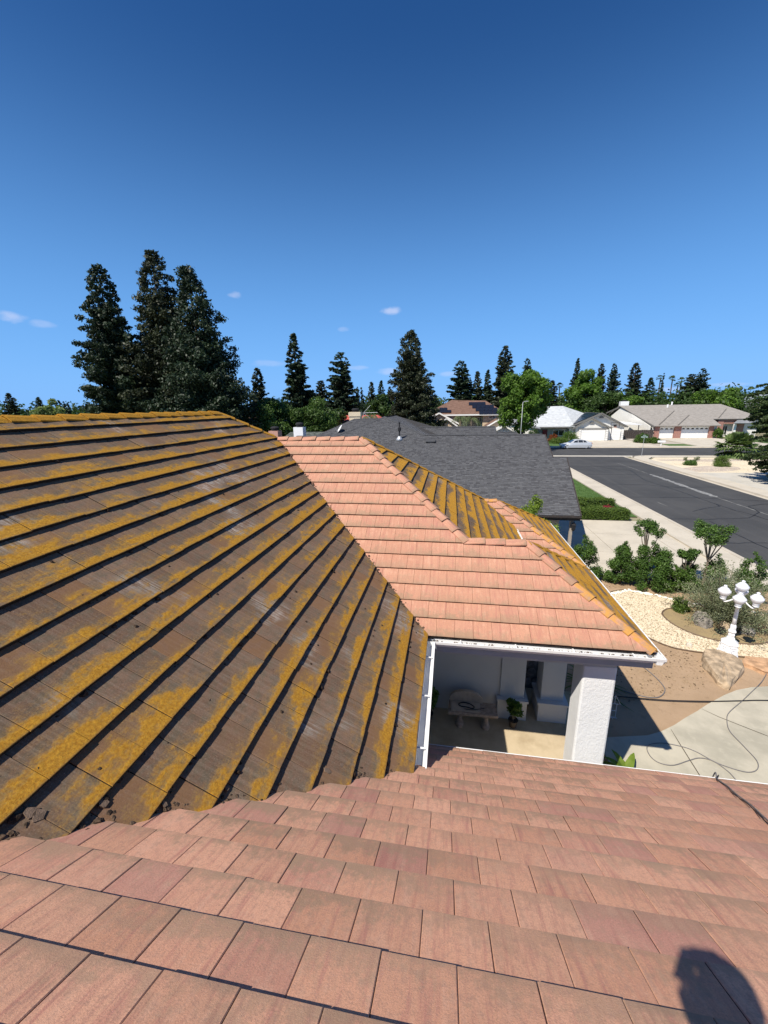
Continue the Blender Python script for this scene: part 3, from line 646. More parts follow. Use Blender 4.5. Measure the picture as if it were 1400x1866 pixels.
caps('hip_tile', (-5.05, 11.02, zb(-5.05)), (RX, 10.02, RZ), hp, M_MOSSCAP, roof_moss, seed=2)
caps('ridge_tile', (-5.0, 11.05, zf(11.05)), (MH[0] - .1, 11.05, zf(11.05)), PT, M_PINKCAP, roof_far, seed=3, lift=.055, rev=True, L=.40)
caps('hip_tile', (.42, 8.20, zf(8.20)), (MH[0], MH[1], zf(MH[1])), hp, M_PINKCAP, roof_far, n=12, seed=4)
caps('hip_tile', (1.35, MH[1] + 3.77, zf1(1.35)), (MH[0], MH[1], zf(MH[1]) + .01), hp, M_MOSSCAP, roof_far, seed=5)
caps('ridge_tile', (.36, 8.235, zf(8.235)), (1.6, 8.235, zf(8.235)), PT, M_PINKCAP, roof_far, n=3, seed=6, lift=.06, rev=True)
caps('hip_tile', (XR - .03, YF + .03, ZE), (AX[0], AX[1], zf(AX[1])), hp, M_PINKCAP, roof_far, n=7, seed=7, mat2=M_ORCAP)
caps('hip_tile', (XR - .03, 10.0, ZE), (AX[0], AX[1], zf(AX[1])), hp, M_MOSSCAP, roof_far, n=7, seed=8)
caps('hip_tile', (XG - .02, YA + .02, ZL), ap, hp * .85, M_PINKCAP, roof_garage, n=9, seed=9, mat2=M_ORCAP)
caps('hip_tile', (XG - .02, YB - .02, ZL), ap, hp * .85, M_MOSSCAP, roof_garage, n=9, seed=10)
caps('ridge_tile', (1.15, ap[1], ap[2]), (ap[0], ap[1], ap[2]), P2, M_ORCAP, roof_garage, n=2, seed=11, rev=True)
caps('ridge_tile', (-5.3, NR, zn(NR)), (6.6, NR, zn(NR)), PT, M_PINKCAP, roof_near, seed=12)
# mortar/closure strips under hips on the pink side: short cut tiles set slightly proud
# moss lumps and leaf debris: along butts of the mossy roof and along both valleys
def lump(b, p, s, q, up=Vector((0, 0, 1))):
    t1 = Vector((q.uniform(-1, 1), q.uniform(-1, 1), q.uniform(-1, 1))).normalized(); t1 = (t1 - up * t1.dot(up)).normalized(); t2 = up.cross(t1); vs = []
    for (r, z) in ((1, 0), (.95, .45), (.5, .85)):
        for k in range(6): a = k * pi / 3; rr = s * r * q.uniform(.7, 1.25); vs.append(p + t1 * cos(a) * rr + t2 * sin(a) * rr * .8 + up * (z * s * .8 * q.uniform(.8, 1.2)))
    vs.append(p + up * s * .85)
    fs = [(i * 6 + k, i * 6 + (k + 1) % 6, (i + 1) * 6 + (k + 1) % 6, (i + 1) * 6 + k) for i in range(2) for k in range(6)] + [(12 + k, 12 + (k + 1) % 6, 18) for k in range(6)]
    b.add(vs, fs)
q = random.Random(11); b = MB(); enb = Vector((PT, 0, 1)).normalized()
for i in range(1500):
    k = q.randrange(1, 20); s = k * E; x = XL - s * CS; y = q.uniform(3.7 - (XL - x) , 6.35 + (XL - x)); 
    if x < RX or y < -1.5: continue
    if math.sin(y * 3.1 + k * 2.2) + .5 * math.sin(y * 9 + k) + q.uniform(-.8, .8) < .15: continue
    sz = min(.045, q.expovariate(1 / .010) + .006); off = q.uniform(.002, .03)
    lump(b, Vector((x + off, y, zb(x + off) + .014)), sz, q, enb)
for i in range(90):
    x = -q.uniform(.4, 4.5); y = q.uniform(3.7 - (XL - x), 6.2 + (XL - x)); lump(b, Vector((x, y, zb(x) + .035)), q.uniform(.006, .028), q, enb)
tag(b.build('moss_lumps', M_MOSSLUMP), 'dark moss lumps along the tile butts of the mossy roof', 'moss', kind='stuff')['on_roof'] = 1
b = MB()
for i in range(420):
    t = q.uniform(0, 4.6); x = XL - t + q.uniform(-.05, .03); y = YF + t + q.uniform(-.03, .05); lump(b, Vector((x, y, max(zb(x), zf(y)) + .03)), q.uniform(.008, .03), q)
for i in range(640):
    t = abs(q.gauss(0, 2.0)) if q.random() < .4 else q.uniform(1.2, 5.0)
    if t > 5.2: continue
    x = XL - t + q.uniform(-.09, .03); y = 3.61 - t + q.uniform(-.03, .09); c_ = .5 + .5 * math.sin(t * 5.1 + 1.5 * math.sin(t * 2.3))
    if q.random() > c_ * .7 + .08: continue
    lump(b, Vector((x, y, max(zb(x), zn(y)) + .025)), q.uniform(.006, .026), q)
for i in range(130): lump(b, Vector((q.uniform(-.32, 3.4), YF - q.uniform(0, .06), 2.895)), q.uniform(.008, .022), q)
tag(b.build('valley_debris', plain('debris', (.075, .05, .033), 1, var=.7, scale=30, bump=.5)), 'moss and leaf litter caught in the roof valleys', 'debris', kind='stuff')['on_roof'] = 1
# cement bedding fragments in the near valley
b = MB()
for i in range(22):
    t = q.uniform(.2, 5.0); x = XL - t - q.uniform(.02, .16); y = 3.61 - t + q.uniform(-.02, .06); z = zb(x) + .03; s = q.uniform(.015, .04); a = q.uniform(0, 3)
    P = [Vector((x + s * cos(a + j * 2 * pi / 5) * q.uniform(.6, 1.2), y + s * sin(a + j * 2 * pi / 5) * q.uniform(.6, 1.2), 0)) for j in range(5)]; P = [Vector((v.x, v.y, zb(v.x) + .05)) for v in P]; b.slab(P, .03)
tag(b.build('mortar_fragments', plain('mortar', (.15, .105, .075), .95, var=.3, scale=20, bump=.5)), 'broken mortar pieces along the near valley', 'mortar', kind='stuff')['on_roof'] = 1

# gutters, hangers, fascia
def gutter(P0, P1, out, parent=house, z=0, hang=.9, mat=M_GUTTER, label=None):
    P0 = Vector(P0); P1 = Vector(P1); out = Vector(out).normalized(); U = Vector((0, 0, 1))
    prof = [(0, 0), (0, -.115), (.085, -.115), (.105, -.06), (.135, -.045), (.14, .004), (.122, .004), (.122, -.012), (.126, -.012), (.124, -.036), (.094, -.052), (.076, -.108), (.006, -.108), (.006, 0)]
    vs = [P + out * x + U * zz for P in (P0, P1) for x, zz in prof]; n = len(prof)
    b = MB(); b.add(vs, [(i, (i + 1) % n, n + (i + 1) % n, n + i) for i in range(n)])
    # end caps
    for P in (P0, P1): b.add([P + out * x + U * zz for x, zz in ((0, 0), (0, -.115), (.085, -.115), (.105, -.06), (.135, -.045), (.14, .004))], [(0, 1, 2, 3, 4, 5)])
    g = b.build('gutter', mat, parent)
    L = (P1 - P0).length; k = max(1, int(L / hang)); d = (P1 - P0).normalized()
    for i in range(k):
        c = P0 + d * (L * (i + .5) / k); hb = MB(); Mx = Matrix((d, out, U)).transposed().to_4x4(); Mx.translation = c
        hb.box((-.012, -.03, -.004), (.012, .13, .003), M=Mx); hb.build('hanger', mat, g)
    return g
gutter((-.315, YF - .1, ZE - .035), (-.315, 3.55, ZE - .035), (1, 0, 0), hang=.75)
gutter((-.2, YF + .03, ZE - .035), (XR + .12, YF + .03, ZE - .035), (0, -1, 0))
gutter((XR - .02, YF - .10, ZE - .035), (XR - .02, 10.04, ZE - .035), (1, 0, 0))
gutter((XE - .02, 10.1, ZE - .04), (XE - .02, 14.2, ZE - .04), (1, 0, 0))
gutter((XG - .02, YA, ZL - .035), (XG - .02, YB + .1, ZL - .035), (1, 0, 0))
gutter((-.32, YN - .03, ZL - .035), (6.6, YN - .03, ZL - .035), (0, 1, 0))
def part_box(name, lo, hi, mat, parent=house, bevel=0): b = MB(); b.box(lo, hi); return b.build(name, mat, parent, bevel=bevel)
part_box('fascia', (-.33, YF + .035, 2.66), (XR + .0, YF + .07, 2.955), M_FASCIA); part_box('fascia', (-.375, 3.5, 2.66), (-.335, YF + .03, 2.955), M_FASCIA)
part_box('fascia', (XR - .065, YF + .075, 2.7), (XR - .03, 10.02, 2.955), M_FASCIA); part_box('fascia', (XG - .065, YA, 1.9), (XG - .03, YB, 2.13), M_FASCIA)
part_box('fascia', (-.4, YN - .075, 1.88), (6.6, YN - .04, 2.13), M_FASCIA)
b = MB(); b.slab([(-.7, YF + .08, 2.70), (XR - .07, YF + .08, 2.70), (XR - .07, 10, 2.70), (-.7, 10, 2.70)], .04); b.build('soffit', M_STUCCO_SHADE, house)
part_box('beam', (-.68, 6.76, 2.42), (3.04, 7.2, 2.655), M_STUCCO_SHADE)
# walls (positions given in site metres)
def wbox(name, lo, hi, mat, parent=house, bevel=0): b = MB(); b.box(w2h(lo), w2h(hi)); return b.build(name, mat, parent, bevel=bevel)
wbox('wall', (-.70, 3.6, 0), (-.55, 8.0, 3.12), M_STUCCO_SHADE); wbox('wall', (-.54, 8.0, 0), (1.76, 8.2, 3.12), M_STUCCO_SHADE)
wbox('wall', (-9.8, 13.4, 0), (1.8, 13.55, 3.1), M_STUCCO); wbox('wall', (-10, -7, 0), (-9.85, 13.55, 3.1), M_STUCCO); wbox('wall', (1.75, 9.0, 0), (1.9, 13.38, 3.0), M_STUCCO)
wbox('wall', (2.65, 8.75, 0), (2.78, 9.0, 3.1), M_STUCCO); wbox('wall', (-.55, 3.75, 0), (5.6, 3.87, 2.4), M_STUCCO); wbox('wall', (5.62, -6, 0), (5.74, 3.87, 2.4), M_STUCCO)
wbox('wall', (1.95, 11.2, 0), (3.4, 15.0, 2.5), M_STUCCO)
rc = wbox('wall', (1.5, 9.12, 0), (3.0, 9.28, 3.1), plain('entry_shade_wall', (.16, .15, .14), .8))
M_FLAG = plain('flagstone', (.20, .18, .17), .8, var=.35, scale=7, bump=.4); q = random.Random(21)
for i in range(10):
    for j in range(4):
        cx = 1.62 + j * .22 + (i % 2) * .1; cz = .25 + i * .28; bb = MB(); n = 6; ph = q.uniform(0, 1)
        P = [(cx + q.uniform(.10, .13) * cos(ph + k * pi / 3), cz + q.uniform(.10, .14) * sin(ph + k * pi / 3)) for k in range(n)]
        vs = [w2h((x, 9.08, z)) for x, z in P] + [w2h((x, 9.118, z)) for x, z in P]; bb.add(vs, [tuple(range(n))] + [(k, k + n, (k + 1) % n + n, (k + 1) % n) for k in range(n)]); bb.build('flagstone', M_FLAG, rc)
def pillar(x0, x1, y0, y1, z0, z1, mat, plinth=None, trim=True):
    b = MB(); b.box(w2h((x0, y0, z0)), w2h((x1, y1, z1))); o = b.build('pillar', mat, house, bevel=.035 if mat is M_STUCCO else .008)
    if plinth:
        a, c, d, e, zt = plinth; pb = MB(); pb.box(w2h((a, d, .10)), w2h((c, e, zt))); pb.box(w2h((a - .025, d - .025, zt)), w2h((c + .025, e + .02, zt + .05))); pb.build('plinth', M_STUCCO_SHADE, o)
    return o
pillar(2.225, 2.735, 6.03, 6.50, 0, 2.90, M_STUCCO)
pillar(2.14, 2.62, 8.02, 8.5, .12, 3.12, M_STUCCO_SHADE, (2.08, 2.68, 7.90, 8.55, .56))
pillar(1.25, 1.77, 7.965, 8.3, .12, 3.12, M_STUCCO_SHADE, (1.20, 1.83, 7.87, 8.35, .58))
raised('porch_floor', [(-.54, 3.9), (3.1, 3.9), (3.1, 9.0), (-.54, 9.0)], .12, M_PORCH)

# ------------------------------------------------------------------ things on the porch and in the garden
M_STONE = plain('cast_stone', (.36, .28, .22), .9, var=.2, scale=18, bump=.4)
bench = thing('stone_bench', 'cast stone bench with two pedestal legs against the porch wall', 'bench', (.63, 7.6, .12))
b = MB(); b.slab([(.10, 7.38, .57), (1.16, 7.40, .57), (1.14, 7.78, .57), (.12, 7.78, .57)], .075); b.build('seat', M_STONE, bench, bevel=.015)
for cx in (.36, .92):
    b = MB(); b.lathe([(.11, .12), (.11, .18), (.075, .22), (.06, .32), (.085, .42), (.10, .495)], 10, (cx, 7.58, 0), sx=.9, sy=1.3); b.build('leg', M_STONE, bench, smooth=False)
b = MB(); P = [(.14, .571), (.86, .571)] + [(.50 + .36 * cos(a), .66 + .20 * sin(a)) for a in np.linspace(0, pi, 12)]
vs = [(x, 7.72, z) for x, z in P] + [(x, 7.79, z) for x, z in P]; n = len(P); b.add(vs, [tuple(range(n)), tuple(range(2 * n - 1, n - 1, -1))] + [(k, n + k, n + (k + 1) % n, (k + 1) % n) for k in range(n)]); b.build('backrest', plain('pale_stone', (.42, .35, .28), .9, scale=10), bench)
b = MB(); b.slab([(.17, 7.42, .60), (.78, 7.43, .60), (.80, 7.71, .60), (.15, 7.71, .60)], .03); tag(b.build('seat_pad', plain('pad_tan', (.44, .37, .30), .95), bevel=.008), 'thin tan pad lying on the porch bench', 'pad')
b = MB(); L = smooth_loop([(.33, 7.60, .615), (.42, 7.66, .615), (.56, 7.64, .615), (.66, 7.56, .615), (.62, 7.50, .615), (.50, 7.53, .615), (.38, 7.54, .615)], 6); b.tube(L + [L[0]], .011, 6)
b.tube(smooth_loop([(.45, 7.47, .612), (.58, 7.46, .612), (.75, 7.50, .612), (.88, 7.55, .612)], 5, False), .007, 5)
tag(b.build('cable_loop', plain('black_rubber', (.015, .015, .017), .5)), 'black loop of cable lying on the bench pad', 'cable')

def leaves_pts(centers, radii, n, size, seed, flat=.0, aspect=.6, updir=.3, shell=.6, squash=1.0):
    """leaf quads scattered in spherical clumps; returns verts, quads"""
    g = np.random.default_rng(seed); centers = np.asarray(centers, float); radii = np.asarray(radii, float)
    w = radii ** 2; idx = g.choice(len(centers), n, p=w / w.sum())
    d = g.normal(size=(n, 3)); d /= np.linalg.norm(d, axis=1)[:, None]; rr = shell + (1 - shell) * g.random(n); rr *= radii[idx] * (.85 + .3 * g.random(n))
    p = centers[idx] + d * rr[:, None] * np.array([1, 1, squash])
    nrm = d * .8 + g.normal(size=(n, 3)) * .7 + np.array([0, 0, updir]); nrm /= np.linalg.norm(nrm, axis=1)[:, None]
    t = np.cross(nrm, g.normal(size=(n, 3))); t /= np.linalg.norm(t, axis=1)[:, None]; bt = np.cross(nrm, t)
    s = size * (.6 + .8 * g.random(n))[:, None]
    v = np.stack([p - t * s, p - bt * s * aspect, p + t * s, p + bt * s * aspect], 1).reshape(-1, 3)
    return v, np.arange(n * 4).reshape(-1, 4)
def limb_tubes(b, base, tops, r0, seed=0, sub=None):
    q = random.Random(seed); base = Vector(base)
    for t in tops:
        t = Vector(t); mid = base.lerp(t, .5) + Vector((q.uniform(-1, 1), q.uniform(-1, 1), 0)) * (t - base).length * .12
        b.tube([base, mid, t], [r0, r0 * .6, r0 * .2], 5)
M_BARK = plain('bark', (.09, .065, .045), .95, var=.4, scale=14, bump=.6); M_BARKP = plain('pale_bark', (.20, .16, .12), .95, var=.3, scale=14, bump=.5)
F_SHRUB = foliage('shrub_leaf', (.026, .060, .011), (.105, .19, .034), .22, 3); F_SHRUB2 = foliage('shrub_leaf_light', (.040, .085, .012), (.11, .19, .03), .25, 3)
F_LIME = foliage('lime_leaf', (.10, .16, .02), (.22, .30, .04), .3, 3); F_OLIVE = foliage('olive_leaf', (.12, .14, .075), (.30, .33, .20), .2, 3)
F_DARK = foliage('conifer_needle', (.008, .018, .009), (.032, .056, .024), .08, .35); F_DARK2 = foliage('conifer_needle_warm', (.011, .017, .008), (.045, .056, .024), .08, .35)
F_MID = foliage('tree_leaf', (.018, .040, .009), (.060, .110, .022), .22, .5); F_GREEN = foliage('mid_tree_leaf', (.032, .068, .013), (.095, .16, .034), .25, .5); F_BRIGHT = foliage('bright_tree_leaf', (.045, .095, .012), (.125, .225, .030), .3, .5)
F_PALE = foliage('pale_tree_leaf', (.14, .18, .06), (.27, .33, .12), .3, .5); F_HEDGE = foliage('hedge_leaf', (.050, .095, .016), (.12, .18, .03), .2, 4)

def shrub(label, x, y, h, r, mat=F_SHRUB, seed=0, n=3600, size=.045, cone=.5, stems=4, group=None, name='shrub', cat='shrub', aspect=.55):
    o = thing(name, label, cat, (x, y, 0), group); q = random.Random(seed); C = []; Rr = []
    for k in range(38):
        u = q.random() ** 1.05; a = q.uniform(0, 2 * pi); rr = r * (1 - cone * u) * q.uniform(.35, .85); C.append((rr * cos(a), rr * sin(a), h * (.12 + .80 * u))); Rr.append(r * q.uniform(.28, .46) * (1 - .35 * u))
    for k in range(4): C.append((q.uniform(-.1, .1) * r, q.uniform(-.1, .1) * r, h * (.9 + .05 * k))); Rr.append(r * .14)
    v, f = leaves_pts(C, Rr, int(n * 3.0), size * .68, seed, aspect=aspect, shell=.4)
    v[:, 2] = np.maximum(v[:, 2], .02); place('foliage', np_mesh('foliage', v, f, mat), parent=o)
    b = MB(); limb_tubes(b, (x, y, 0), [(x + C[k][0] * .8, y + C[k][1] * .8, C[k][2]) for k in range(0, 24, max(1, 24 // (stems * 2)))], .028, seed); b.build('stem', M_BARK, o)
    return o
shrub('tall dark shrub tight against the roof edge of the entry wing', 5.5, 16.3, 1.75, .75, F_SHRUB, 1, 4200)
shrub('upright cone shaped dark shrub, the slimmest in the row', 6.85, 16.05, 1.62, .62, F_SHRUB, 2, 4200, cone=.65)
shrub('largest glossy dark shrub in the row, below the topiary head', 7.75, 15.75, 1.75, .82, F_SHRUB, 3, 6000, cone=.35)
shrub('low dark shrub filling in beside the largest shrub', 8.55, 15.6, .95, .5, F_SHRUB2, 4, 2200, cone=.3)
shrub('dark shrub with a knobbly clipped head behind the grey bush', 9.0, 15.7, 1.15, .5, F_SHRUB, 5, 2600, cone=.4)
shrub('bright yellow green shrub poking above the far mossy hip', 3.45, 15.9, 3.3, 1.15, F_LIME, 6, 6500, cone=.3, size=.06)
shrub('dark shrub at the right end of the row beside the street', 10.6, 14.9, 1.75, .62, F_SHRUB, 7, 3800)
shrub('small light green shrub low beside the grey bush', 8.0, 13.95, .5, .32, F_HEDGE, 8, 1200, cone=.2, size=.035)
shrub('low dark shrub under the standard tree near the kerb', 9.9, 15.6, 1.45, .55, F_SHRUB, 9, 2600)
def standard(label, x, y, z0, z1, r, seed, mat=F_SHRUB, flat=.55, n=2200):
    o = thing('topiary_tree', label, 'small tree', (x, y, 0)); q = random.Random(seed); C = []; Rr = []
    zc = (z0 + z1) / 2
    for k in range(16):
        a = q.uniform(0, 6.3); rr = r * sqrt(q.random()) * .8; C.append((rr * cos(a), rr * sin(a), zc + (z1 - z0) * q.uniform(-.3, .3))); Rr.append((z1 - z0) * q.uniform(.18, .32))
    v, f = leaves_pts(C, Rr, int(n * 1.9), .030, seed, shell=.4); place('crown', np_mesh('crown', v, f, mat), parent=o)
    b = MB(); base = Vector((x, y, 0)); fork = Vector((x + .04, y, z0 * .62)); b.tube([base, base.lerp(fork, .5) + Vector((.03, .02, 0)), fork], [.045, .038, .032], 6)
    for k in range(7): t = Vector((x + C[k][0], y + C[k][1], C[k][2])); b.tube([fork, fork.lerp(t, .55) + Vector((C[k][0] * .15, C[k][1] * .15, 0)), t], [.026, .018, .007], 5)
    b.build('trunk', M_BARKP, o); return o
standard('small standard tree whose flat head rises above the largest dark shrub', 7.8, 16.5, 1.85, 2.52, .62, 21)
standard('small standard tree with a wide flat head near the kerb', 9.55, 15.65, 1.95, 2.72, .72, 22, n=2600)
standard('knobbly clipped ball on a stem between the two standard trees', 8.85, 15.55, 1.25, 1.82, .36, 23, n=1400)
# grey green fine leaved bush over rocks
o = thing('olive_bush', 'large grey green feathery bush behind the lamp post', 'bush', (8.95, 13.3, 0)); g = np.random.default_rng(33); q = random.Random(33)
V = []; tips = []
bt = MB()
for k in range(230):
    a = q.uniform(0, 6.3); el = q.uniform(.2, 1.4); L = q.uniform(1.05, 1.95) * (1.0 if el < 1 else 1.1); d = Vector((cos(a) * cos(el), sin(a) * cos(el), sin(el)))
    p0 = Vector((8.95 + q.uniform(-.12, .12), 13.3 + q.uniform(-.12, .12), .05)); p1 = p0 + d * L * .5; p2 = p0 + d * L + Vector((0, 0, -.12 * (1.4 - el)))
    if k % 3 == 0: bt.tube([p0, p1, p2], [.016, .010, .003], 4, cap=False)
    tips.append((p0, p1, p2))
vv = []
for (p0, p1, p2) in tips:
    for j in range(110):
        t = .25 + .75 * q.random(); c = p0.lerp(p1, t * 2) if t < .5 else p1.lerp(p2, t * 2 - 1); c = c + Vector((q.gauss(0, .07), q.gauss(0, .07), q.gauss(0, .06)))
        dr = ((p2 - p0).normalized() + Vector((q.gauss(0, .5), q.gauss(0, .5), q.gauss(0, .4)))).normalized(); sd_ = dr.cross(Vector((q.gauss(0, 1), q.gauss(0, 1), q.gauss(0, 1)))).normalized(); L = q.uniform(.03, .065)
        vv += [c - Vector((8.95, 13.3, 0)), c + dr * L * .5 + sd_ * .012 - Vector((8.95, 13.3, 0)), c + dr * L - Vector((8.95, 13.3, 0)), c + dr * L * .5 - sd_ * .012 - Vector((8.95, 13.3, 0))]
vv = np.array([tuple(v) for v in vv]); place('foliage', np_mesh('foliage', vv, np.arange(len(vv)).reshape(-1, 4), F_OLIVE), parent=o); bt.build('stem', M_BARK, o)
def rock(label, pts, h, mat, seed, top=.6, name='rock'):
    q = random.Random(seed); n = len(pts); cx = sum(p[0] for p in pts) / n; cy = sum(p[1] for p in pts) / n; P = []
    for i in range(n):
        a, c = pts[i], pts[(i + 1) % n]; P += [a, ((a[0] + c[0]) / 2 + q.uniform(-.04, .04), (a[1] + c[1]) / 2 + q.uniform(-.04, .04))]
    b = MB(); n = len(P); vs = []
    for (s, z) in ((1, -.02), (.96, h * .45), (top + .15, h * .85), (top * .55, h)):
        for p in P: vs.append((cx + (p[0] - cx) * s * q.uniform(.94, 1.05), cy + (p[1] - cy) * s * q.uniform(.94, 1.05), z + (q.uniform(-.12, .12) * h if z > 0 else 0)))
    vs.append((cx, cy, h * q.uniform(.9, 1.05)))
    b.add(vs, [(r * n + i, r * n + (i + 1) % n, (r + 1) * n + (i + 1) % n, (r + 1) * n + i) for r in range(3) for i in range(n)] + [(3 * n + i, 3 * n + (i + 1) % n, 4 * n) for i in range(n)])
    return tag(b.build(name, mat), label, 'rock')
M_ROCK = plain('boulder', (.38, .29, .195), .95, var=.35, scale=5, bump=.7); M_ROCK2 = plain('grey_rock', (.22, .20, .175), .95, var=.35, scale=8, bump=.7); M_ROCK3 = plain('orange_rock', (.46, .28, .16), .95, var=.25, scale=6, bump=.5)
rock('large tan boulder with a pointed end at the foot of the lamp post', [(7.25, 11.3), (6.95, 10.7), (6.85, 9.95), (7.0, 9.72), (7.45, 10.15), (7.9, 10.6), (8.05, 11.0), (7.9, 11.35), (7.5, 11.45)], .20, M_ROCK, 1, .75)
rock('flat orange slab of rock right of the tan boulder', [(8.0, 10.9), (8.3, 10.55), (8.9, 10.45), (9.3, 10.8), (9.0, 11.2), (8.3, 11.25)], .12, M_ROCK3, 2, .85)
rock('upright grey rock under the grey green bush', [(7.95, 13.0), (8.15, 12.75), (8.4, 12.85), (8.42, 13.15), (8.2, 13.35), (8.0, 13.3)], .42, M_ROCK2, 3, .5)
rock('small brown rock beside the upright grey rock', [(8.5, 12.75), (8.7, 12.6), (8.9, 12.75), (8.85, 13.0), (8.6, 13.02)], .24, M_ROCK, 4, .6)
rock('low brown rock nearest the lamp shadow', [(9.0, 12.6), (9.3, 12.45), (9.5, 12.65), (9.3, 12.95), (9.05, 12.9)], .22, M_ROCK2, 5, .6)
rock('tiny pale stone on the soil left of the boulder', [(7.0, 11.62), (7.12, 11.55), (7.2, 11.68), (7.08, 11.76)], .12, plain('pale_rock', (.55, .50, .42), .9), 6, .6)

# lamp post with five urn globes
lx, ly = 7.95, 11.4
lp = thing('garden_lamp_post', 'white ornamental lamp post with five urn shaped globes by the gravel island', 'lamp post', (lx, ly, 0)); M_IRON = plain('white_iron', (.80, .81, .82), .4, var=.04, spec=.5)
b = MB(); b.lathe([(.27, 0), (.27, .04), (.235, .06), (.205, .34), (.22, .36), (.22, .39), (.13, .47), (.10, .50), (.105, .53), (.075, .58), (.085, .64), (.07, .68), (.095, .72), (.10, .75), (.07, .79), (.075, .90), (.055, .96)], 6, (lx, ly, .01)); base_o = b.build('base', M_IRON, lp)
for k in range(6):
    a0, a1 = k * pi / 3, (k + 1) * pi / 3; am = (a0 + a1) / 2; nrm = Vector((cos(am), sin(am), 0)); tn = Vector((-sin(am), cos(am), 0)); pb = MB(); ctr = Vector((lx, ly, 0)) + nrm * .193
    for (w, z0, z1, dd) in ((.075, .10, .31, .010),): 
        for (lo, hi, z_0, z_1) in ((-w, w, z0, z0 + .015), (-w, w, z1 - .015, z1), (-w, -w + .015, z0, z1), (w - .015, w, z0, z1)):
            vs = [ctr + tn * t + nrm * (nn + (.21 - zz) * .09) + Vector((0, 0, zz)) for t, nn, zz in ((lo, 0, z_0), (hi, 0, z_0), (hi, 0, z_1), (lo, 0, z_1), (lo, dd, z_0), (hi, dd, z_0), (hi, dd, z_1), (lo, dd, z_1))]
            pb.add(vs, [(4, 5, 6, 7), (0, 1, 5, 4), (1, 2, 6, 5), (2, 3, 7, 6), (3, 0, 4, 7)])
    pb.tube([ctr + tn * .04 * cos(t) + Vector((0, 0, .205 + .05 * sin(t))) + nrm * .008 for t in np.linspace(0, 2 * pi, 9)], .006, 4); pb.build('base_panel', M_IRON, base_o)
b = MB(); b.lathe([(.052, .94), (.045, 1.2), (.040, 1.62), (.06, 1.64), (.06, 1.68), (.045, 1.70), (.05, 1.80), (.03, 1.84)], 12, (lx, ly, 0)); b.build('post', M_IRON, lp, smooth=True)
M_GLOBE = plain('opal_globe', (.74, .74, .77), .3, var=.02, spec=.5)
def globe(cx, cy, cz):
    b = MB(); b.lathe([(.045, -.17), (.075, -.15), (.06, -.13), (.085, -.105), (.075, -.09), (.10, -.07), (.135, -.02), (.15, .03), (.15, .06), (.128, .075), (.125, .085), (.085, .13), (.05, .155), (.03, .165), (.043, .18), (.043, .20), (.02, .218)], 20, (cx, cy, cz)); g = b.build('globe', M_GLOBE, lp, smooth=True)
    b = MB(); b.lathe([(.04, -.21), (.07, -.195), (.075, -.175), (.05, -.165)], 12, (cx, cy, cz)); b.build('gallery', M_IRON, g, smooth=True)
globe(lx, ly, 2.07)
for k in range(4):
    a = radians(-35 + 90 * k); dx, dy = cos(a), sin(a); R = .34; c = Vector((lx + dx * R, ly + dy * R, 1.83)); globe(c.x, c.y, c.z)
    b = MB(); L = smooth_loop([(lx + dx * .03, ly + dy * .03, 1.60), (lx + dx * .10, ly + dy * .10, 1.70), (lx + dx * .20, ly + dy * .20, 1.62), (lx + dx * .29, ly + dy * .29, 1.565), (c.x, c.y, 1.615)], 5, False); b.tube(L, .02, 8); b.build('arm', M_IRON, lp, smooth=True)

# hoses
M_HOSE = plain('grey_hose', (.17, .16, .16), .5, var=.1); M_HOSEB = plain('black_hose', (.02, .02, .022), .45, var=.1)
def hose(label, pts, r, mat, z=None, name='garden_hose'):
    P = smooth_loop([(p[0], p[1], (z if z is not None else p[2])) for p in pts], 8, False); b = MB(); b.tube(P, r, 7); return tag(b.build(name, mat, smooth=True), label, 'hose')
hose('black hose lying straight across the soil and the path', [(3.4, 9.02), (4.09, 9.08), (5.2, 9.10), (6.21, 9.20), (7.0, 9.33), (7.68, 9.44), (9.5, 9.6), (12.5, 9.7)], .013, M_HOSEB, .048)
hose('dark hose curling in a loop on the bare soil', [(5.2, 10.9), (5.32, 10.54), (5.42, 10.26), (5.5, 9.89), (5.48, 9.55), (5.24, 9.27), (4.96, 9.2), (4.6, 9.3), (3.9, 9.6)], .012, M_HOSE, .014)
hose('grey hose winding in wide loops over the concrete path', [(9.6, 11.6), (8.9, 11.1), (8.48, 10.66), (7.98, 10.14), (7.41, 9.64), (7.05, 9.33), (6.52, 8.89), (6.32, 8.63), (6.17, 8.28), (6.19, 7.88), (6.2, 7.52), (6.06, 7.3), (5.83, 7.21), (5.55, 7.28), (5.35, 7.39), (5.14, 7.59), (4.91, 7.69), (4.54, 7.72), (4.24, 7.6), (4.17, 7.37), (4.26, 7.2), (4.51, 7.17), (4.87, 7.33), (5.12, 7.43), (5.33, 7.4), (5.46, 7.23), (5.51, 7.02), (5.5, 6.5), (5.2, 5.6)], .008, M_HOSE, .046)
zr = lambda y: zn(y) + .065
hose('grey hose running up over the gutter onto the pink tiles', [(3.95, 5.45, -.8), (3.85, 5.3, .4), (3.68, 5.05, 1.7), (3.62, 4.93, 2.17), (3.55, 4.77, zr(4.77)), (3.47, 4.5, zr(4.5)), (3.35, 4.21, zr(4.21)), (3.23, 3.84, zr(3.84)), (3.06, 3.43, zr(3.43)), (2.95, 3.0, zr(3.0)), (3.1, 2.2, zr(2.2)), (3.6, 1.2, zr(1.2))], .008, M_HOSE)['on_roof'] = 1
